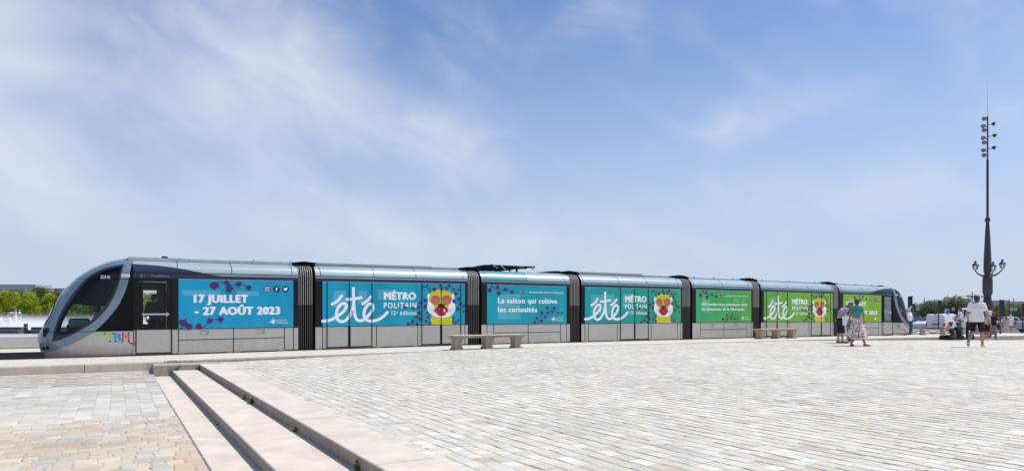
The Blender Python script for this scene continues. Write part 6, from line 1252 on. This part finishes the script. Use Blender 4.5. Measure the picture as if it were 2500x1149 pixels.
# big white van facing us
st = [(0, .32, 1.2, 2.4, .92, .82), (3.4, .30, 1.2, 2.45, .96, .84), (3.9, .30, 1.22, 2.36, .96, .80), (4.55, .30, 1.25, 1.45, .95, .76), (5.2, .30, 1.05, 1.18, .92, .74), (5.5, .34, .78, .95, .86, .70)]
vehicle('tall white van facing the camera behind the long-haired woman', 'van', spot(2362, 74, gz), R(212), WHT, 5.5, 1.9, st, (1.0, 4.5), .34, [[(3.0, 1.3), (4.05, 1.32), (3.75, 2.05), (3.0, 2.1)]],
    [('windscreen', [(3.97, -.76, 2.27), (4.53, -.80, 1.45), (4.53, .80, 1.45), (3.97, .76, 2.27)], M_GLV)], [('headlight', (5.25, 5.48, .5, .84, .80, 1.02), HEAD)], name='delivery_van')
# grey hatchback side on
st = [(0, .34, .95, 1.05, .76, .66), (.12, .28, .97, 1.12, .86, .68), (.55, .24, .97, 1.46, .89, .64), (1.2, .24, .96, 1.56, .90, .62), (2.3, .24, .96, 1.54, .90, .62), (3.15, .24, .97, 1.10, .90, .64), (3.95, .24, .88, .98, .88, .66), (4.3, .30, .68, .80, .80, .62)]
gcar = vehicle('silver grey hatchback side on, behind the traffic light at the far right', 'car', spot(2486, 84, gz), R(180) - YAW + R(8), SILV, 4.3, 1.8, st, (.8, 3.45), .34, [[(.62, 1.03), (1.45, 1.02), (1.45, 1.46), (1.0, 1.46)], [(1.52, 1.02), (2.85, 1.03), (2.3, 1.46), (1.52, 1.47)]],
    [('windscreen', [(2.36, -.57, 1.50), (3.13, -.62, 1.10), (3.13, .62, 1.10), (2.36, .57, 1.50)], M_GLV), ('rear_window', [(.15, -.58, 1.12), (.53, -.58, 1.42), (.53, .58, 1.42), (.15, .58, 1.12)], M_GLV)], [('headlight', (4.0, 4.28, .5, .8, .66, .84), HEAD), ('tail_lamp', (-.02, .14, .6, .84, .75, 1.0), RED)])
c3 = copy_tree(gcar); c3.location = spot(2494, 66, gz); c3.rotation_euler = (0, 0, -YAW + R(6)); tag(c3, 'pale blue car cut off by the right edge of the photo', 'car')
for ch in c3.children:
    if ch.name.startswith('body'): ch.data = ch.data.copy(); ch.data.materials[0] = PALE

# ------------------------------------------------------------------ trees and shrubs
def leaf_mat(name, c, var=.35):
    m = bpy.data.materials.new(name); m.use_nodes = True; t = m.node_tree; t.nodes.clear(); o = t.nodes.new('ShaderNodeOutputMaterial'); d = t.nodes.new('ShaderNodeBsdfDiffuse'); tr = t.nodes.new('ShaderNodeBsdfTranslucent'); mx_ = t.nodes.new('ShaderNodeMixShader'); mx_.inputs[0].default_value = .35
    a = t.nodes.new('ShaderNodeAttribute'); a.attribute_name = 'tone'; x = t.nodes.new('ShaderNodeMix'); x.data_type = 'RGBA'; x.blend_type = 'MULTIPLY'; x.inputs[0].default_value = 1; x.inputs[6].default_value = (*c, 1); t.links.new(a.outputs['Color'], x.inputs[7])
    t.links.new(x.outputs[2], d.inputs[0]); t.links.new(x.outputs[2], tr.inputs[0]); t.links.new(d.outputs[0], mx_.inputs[1]); t.links.new(tr.outputs[0], mx_.inputs[2]); t.links.new(mx_.outputs[0], o.inputs[0]); return m
M_LIMEL = leaf_mat('lime_leaves', (.36, .42, .045)); M_GREEN = leaf_mat('green_leaves', (.165, .21, .10)); M_OLIVE = leaf_mat('olive_leaves', (.20, .225, .115)); M_MID = leaf_mat('mid_leaves', (.13, .19, .04)); M_DKL = leaf_mat('dark_leaves', (.055, .09, .03)); M_BARK = mat('bark', (.12, .09, .07), .9, noise=.3)
def cards(name, mtl, blobs, n, size, parent, seed):
    g = np.random.default_rng(seed); pts = []; tone = []; w = np.array([b_[3] ** 2 for b_ in blobs]); cnt = (n * w / w.sum()).astype(int)
    for (x, y, z, r, sq), c in zip(blobs, cnt):
        d = g.normal(size=(c, 3)); d /= np.linalg.norm(d, axis=1, keepdims=True); rad = r * (.55 + .5 * g.random((c, 1)) ** .6) * (1 + .22 * np.sin(d[:, :1] * 5 + seed) * np.cos(d[:, 2:3] * 6 + d[:, 1:2] * 4))
        pts.append(np.array([x, y, z]) + d * rad * np.array([1, 1, sq])); tone.append(np.full((c, 1), g.uniform(.78, 1.22)) * g.uniform(.75, 1.25, (c, 1)))
    P = np.concatenate(pts); T = np.concatenate(tone); m = len(P); a = g.normal(size=(m, 3)); a /= np.linalg.norm(a, axis=1, keepdims=True); b_ = np.cross(a, g.normal(size=(m, 3))); b_ /= np.linalg.norm(b_, axis=1, keepdims=True)
    s = size * g.uniform(.5, 1.2, (m, 1)); V = np.stack([P - a * s, P - b_ * s * .6, P + a * s, P + b_ * s * .6], 1).reshape(-1, 3)
    me = bpy.data.meshes.new(name); me.vertices.add(len(V)); me.vertices.foreach_set('co', V.astype(np.float32).ravel()); me.loops.add(m * 4); me.loops.foreach_set('vertex_index', np.arange(m * 4, dtype=np.int32)); me.polygons.add(m); me.polygons.foreach_set('loop_start', np.arange(0, m * 4, 4, dtype=np.int32))
    at_ = me.attributes.new('tone', 'FLOAT_COLOR', 'CORNER'); col4 = np.concatenate([T, T * g.uniform(.95, 1.05, (m, 1)), T, np.ones((m, 1))], 1); at_.data.foreach_set('color', np.repeat(col4, 4, 0).astype(np.float32).ravel()); me.materials.append(mtl); me.update(calc_edges=True); me.validate(); return link(name, me, parent)
def tree(label, group, pos, H, Rr, mtl, n, size, seed, trunk=.28, name='tree', sq=.8, nb=8):
    g = random.Random(seed); r = tag(empty(name, pos, g.uniform(0, 6)), label, 'tree', group); q = MB(); h0 = H * trunk; q.tube([(0, 0, -.3), (.1, 0, h0), (.0, .1, H * .7)], [H * .022, H * .017, H * .006], 8)
    blobs = [(0, 0, H * .62, Rr * .62, sq)]
    for i in range(nb):
        a = i * 2.4 + g.uniform(-.4, .4); rr = Rr * g.uniform(.35, .72); z = g.uniform(h0 + Rr * .28, H - Rr * .34); br = Rr * g.uniform(.34, .52); blobs.append((rr * math.cos(a), rr * math.sin(a), z, br, sq)); q.tube([(.05, 0, h0 * .9), (rr * .5 * math.cos(a), rr * .5 * math.sin(a), (h0 + z) / 2), (rr * math.cos(a), rr * math.sin(a), z)], [H * .010, H * .007, H * .003], 5)
    blobs.append((0, 0, H - Rr * .36, Rr * .38, sq)); q.build('trunk', M_BARK, r); cards('crown', mtl, blobs, n, size, r, seed); return r
k0 = 0
LB = ['lime green tree at the left edge behind the mist', 'lime green tree with a broad crown behind the wading pair', 'lime green tree right of the wading pair', 'lime green tree close to the tram nose', 'lime green tree seen above the driver desk', 'lime green tree seen through the cab windows', 'lime green tree seen through the cab behind the driver', 'lime green tree seen through the tram door']
for i, px in enumerate((-32, 17, 72, 122, 175, 232, 292, 352)):
    tree(LB[i], 'row of lime green trees along the far quay', (*at_d(px, 773, 225 + 6 * math.sin(i * 2.1))[:2], -.6), 10.2 + .6 * math.sin(i * 1.7), 4.3, M_LIMEL, 7500, .27, 40 + i, .20)
LB2 = ['dark green taller tree behind the row at the far left', 'dark green taller tree between two lime trees', 'dark green tallest tree left of the tram nose', 'dark green tree just behind the tram windscreen', 'dark green tree seen above the cab desk', 'dark green tree seen through the tram door']
for i, px in enumerate((-60, 40, 98, 140, 205, 395)):
    tree(LB2[i], 'darker trees behind the lime row', (*at_d(px, 773, 252)[:2], -.6), (11.8, 11.5, 12.9, 11.6, 12, 12)[i], 5.2, M_MID, 5000, .33, 70 + i, .2, nb=10)
def shrub(label, group, pos, blobs, mtl, n, size, seed, name='shrub'):
    o = cards(name, mtl, blobs, n, size, None, seed); o.location = pos; return tag(o, label, 'shrub', group)
g2 = random.Random(5)
shrub('long dark green hedge under the far quay trees', None, (*at_d(140, 773, 216)[:2], -.6), [(CY * d, -SY * d, 1.0, 1.5, .9) for d in np.arange(-36, 46, 1.7)], M_DKL, 9000, .35, 9, 'hedge')
RT = [(2262, 150, 4.9, 3.2, M_GREEN, 'dark round tree standing left of the parking sign'), (2288, 146, 5.4, 3.0, M_GREEN, 'dark bushy tree behind the white delivery van'), (2318, 138, 5.5, 2.7, M_OLIVE, 'olive tree with loose branches behind the parking sign'), (2336, 135, 5.9, 2.6, M_OLIVE, 'tallest loose olive tree beside the tall white van'),
      (2362, 170, 5.2, 3.1, M_GREEN, 'dull green tree behind the head of the man in white'), (2386, 190, 5.2, 3.2, M_GREEN, 'dull green tree hidden by the man in white'), (2430, 150, 4.4, 2.6, M_OLIVE, 'olive green tree right of the iron column'), (2450, 165, 4.1, 2.6, M_OLIVE, 'low olive tree behind the traffic light'), (2484, 170, 4.6, 3.2, M_GREEN, 'green tree in front of the pale block at the right'), (2502, 160, 4.6, 2.8, M_GREEN, 'green tree cut by the right edge'), (2244, 190, 3.6, 2.2, M_GREEN, 'small green tree beside the far cab')]
for i, (px, Z, H, rr, mt, lb) in enumerate(RT): tree(lb, 'trees beyond the road', (*at_d(px, 773, Z)[:2], -.5), H, rr, mt, 3600, .17, 100 + i, .22, nb=12)
for i, (px, Z, lb) in enumerate(((2445, 105, 'yellow-green flowering bush behind the traffic light'), (2462, 104, 'yellow-green flowering bush behind the orange hat'), (2480, 103, 'yellow-green flowering bush above the silver hatchback'), (2497, 102, 'yellow-green flowering bush at the right edge'))):
    shrub(lb, 'flowering bushes beyond the road', (*at_d(px, 773, Z)[:2], -.5), [(g2.uniform(-.7, .7), g2.uniform(-.5, .5), g2.uniform(.6, 1.0), .6, .8) for _ in range(5)], M_LIMEL, 700, .12, 200 + i)
# ------------------------------------------------------------------ far buildings, cranes, masts
def building(label, px0, px1, Z, ytop, depth, wall, bays, floors, frame=.12, base=-.7, roofbox=None, name='building', wcol=None):
    a, b_ = at_d(px0, 773, Z), at_d(px1, 773, Z); l = (b_ - a).length; h = EYE - (ytop - HZ) * Z / F - base; r = tag(empty(name, (a.x, a.y, base), -YAW), label, 'building', 'far buildings')
    q = MB(); q.box(0, l, 0, depth, 0, h); q.build('wall', wall, r); q = MB(); q.box(-.3, l + .3, -.3, depth + .3, h, h + .4)
    if roofbox: x0, x1, hh = roofbox; q.box(l * x0, l * x1, depth * .2, depth * .8, h + .4, h + .4 + hh)
    q.build('roof', mat('flat_roof', (.33, .35, .37), .8), r); bw, fh = l / bays, h / floors
    for f in range(floors):
        q = MB()
        for i in range(bays): t = frame * bw; q.box(i * bw + t, (i + 1) * bw - t, -.12, .05, f * fh + fh * .22, (f + 1) * fh - fh * .12, (i * 7 + f * 3 + i // 3) % 3)
        q.build('window_row', wcol or [mat('pane_grey', (.16, .22, .25), .15), mat('pane_blue', (.22, .31, .36), .15), mat('pane_pale', (.42, .52, .55), .2)], r)
building('long glass-fronted office block above the lime trees', -170, 98, 320, 703, 20, mat('curtain_wall', (.40, .46, .50), .4), 44, 4, .08, roofbox=(.55, .9, 1.6)); building('darker glazed office block between the trees and the tram nose', 99, 260, 330, 705, 20, mat('grey_cladding', (.22, .25, .28), .5), 40, 5, .12)
PALEW = mat('pale_render', (.52, .52, .51), .8, noise=.06); building('pale tower block beneath the tower crane', 2358, 2371, 420, 729, 16, PALEW, 5, 5, .2); building('low grey block right of the iron column', 2423, 2441, 330, 736, 14, mat('grey_render', (.38, .42, .46), .8), 8, 2, .15); building('wide pale block with rooftop plant at the right', 2453, 2496, 330, 740, 18, PALEW, 12, 2, .15, roofbox=(.1, .6, 1.2)); building('grey flat-roofed block at the right edge', 2480, 2540, 360, 737, 18, mat('grey_render', (.38, .42, .46), .8), 12, 2, .15)
building('low brick-red building beside the far traffic light', 2225, 2262, 210, 757, 10, mat('brick_red', (.30, .16, .11), .8, noise=.2), 8, 1, .25); building('long low pale shed behind the white vans', 2254, 2290, 180, 760, 8, mat('shed_grey', (.48, .49, .48), .8), 10, 1, .2)
def crane(px, Z, yt, yj, x0, x1, label):
    p = spot(px, Z, -.6); k = Z / F; r = tag(empty('tower_crane', p, -YAW), label, 'crane', 'tower cranes'); zt = EYE - (yt - HZ) * k + .6; zj = EYE - (yj - HZ) * k + .6; q = MB(); q.tube([(0, 0, 0), (0, 0, zt)], .4, 4); q.build('tower', mat('crane_grey', (.30, .30, .33), .7), r)
    q = MB(); q.tube([((x0 - px) * k, 0, zj), ((x1 - px) * k, 0, zj)], .22, 4); q.tube([((x0 - px) * k * .8, 0, zj), (0, 0, zt), ((x1 - px) * k * .8, 0, zj)], .10, 4); q.box((x1 - px) * k - 2.5, (x1 - px) * k, -.6, .6, zj - 1.2, zj); q.build('jib', mat('crane_grey', (.30, .30, .33), .7), r)
crane(2363.5, 480, 719, 722, 2351, 2379, 'grey tower crane over the pale tower block'); crane(2380.5, 520, 717, 722.5, 2372, 2405, 'grey tower crane left of the iron column')
def lamp(px, Z, yt, label, arm=0):
    p = spot(px, Z, -.5); k = Z / F; zt = EYE - (yt - HZ) * k + .5; r = tag(empty('street_lamp', p, -YAW), label, 'street lamp', 'street lamps beyond the road'); q = MB(); q.tube([(0, 0, 0), (0, 0, zt)], [.11, .07], 8); q.build('pole', M_IRON, r); q = MB(); q.tube([(-arm - .3, 0, zt - .9), (arm + .3, 0, zt - .9)], .04, 6); q.box(-arm - .5, -arm, -.1, .1, zt - .9, zt - .8); q.box(arm, arm + .5, -.1, .1, zt - .9, zt - .8); q.build('lamp_head', M_IRON, r)
lamp(2373.5, 120, 711, 'dark street lamp with crossed arms left of the iron column', .4); lamp(2464, 130, 731, 'slim street lamp right of the traffic light', .2); lamp(2474, 240, 727, 'thin far mast over the pale block', .2); lamp(2257, 150, 726, 'thin lamp post over the dark round tree', .1); lamp(2234, 130, 737, 'thin lamp post beside the far cab', .1)
# ------------------------------------------------------------------ low mist over the basin
m = MB(); m.box(-34, 30, 57, 118, .07, 1.9); mist = m.build('mist', None, None); mist.data.materials.clear()
mm = bpy.data.materials.new('mist'); mm.use_nodes = True; t = mm.node_tree; t.nodes.clear(); o = t.nodes.new('ShaderNodeOutputMaterial'); v = t.nodes.new('ShaderNodeVolumePrincipled'); t.links.new(v.outputs[0], o.inputs['Volume']); v.inputs['Color'].default_value = (1, 1, 1, 1); v.inputs['Anisotropy'].default_value = 0
c = t.nodes.new('ShaderNodeNewGeometry'); s_ = t.nodes.new('ShaderNodeSeparateXYZ'); t.links.new(c.outputs['Position'], s_.inputs[0]); n = t.nodes.new('ShaderNodeTexNoise'); n.inputs['Scale'].default_value = .16; n.inputs['Detail'].default_value = 3; t.links.new(c.outputs['Position'], n.inputs['Vector'])
h = t.nodes.new('ShaderNodeMapRange'); t.links.new(s_.outputs[2], h.inputs[0]); h.inputs[1].default_value = .1; h.inputs[2].default_value = 1.7; h.inputs[3].default_value = 1; h.inputs[4].default_value = 0; pw = t.nodes.new('ShaderNodeMath'); pw.operation = 'POWER'; t.links.new(h.outputs[0], pw.inputs[0]); pw.inputs[1].default_value = 2.6
nr = t.nodes.new('ShaderNodeMapRange'); t.links.new(n.outputs['Fac'], nr.inputs[0]); nr.inputs[1].default_value = .3; nr.inputs[2].default_value = .7; nr.inputs[3].default_value = .25; nr.inputs[4].default_value = 1.0; mu = t.nodes.new('ShaderNodeMath'); mu.operation = 'MULTIPLY'; t.links.new(pw.outputs[0], mu.inputs[0]); t.links.new(nr.outputs[0], mu.inputs[1]); m2 = t.nodes.new('ShaderNodeMath'); m2.operation = 'MULTIPLY'; t.links.new(mu.outputs[0], m2.inputs[0]); m2.inputs[1].default_value = .16; t.links.new(m2.outputs[0], v.inputs['Density'])
mist.data.materials.append(mm); tag(mist, kind='stuff')
cy.volume_step_rate = 4; cy.volume_max_steps = 128
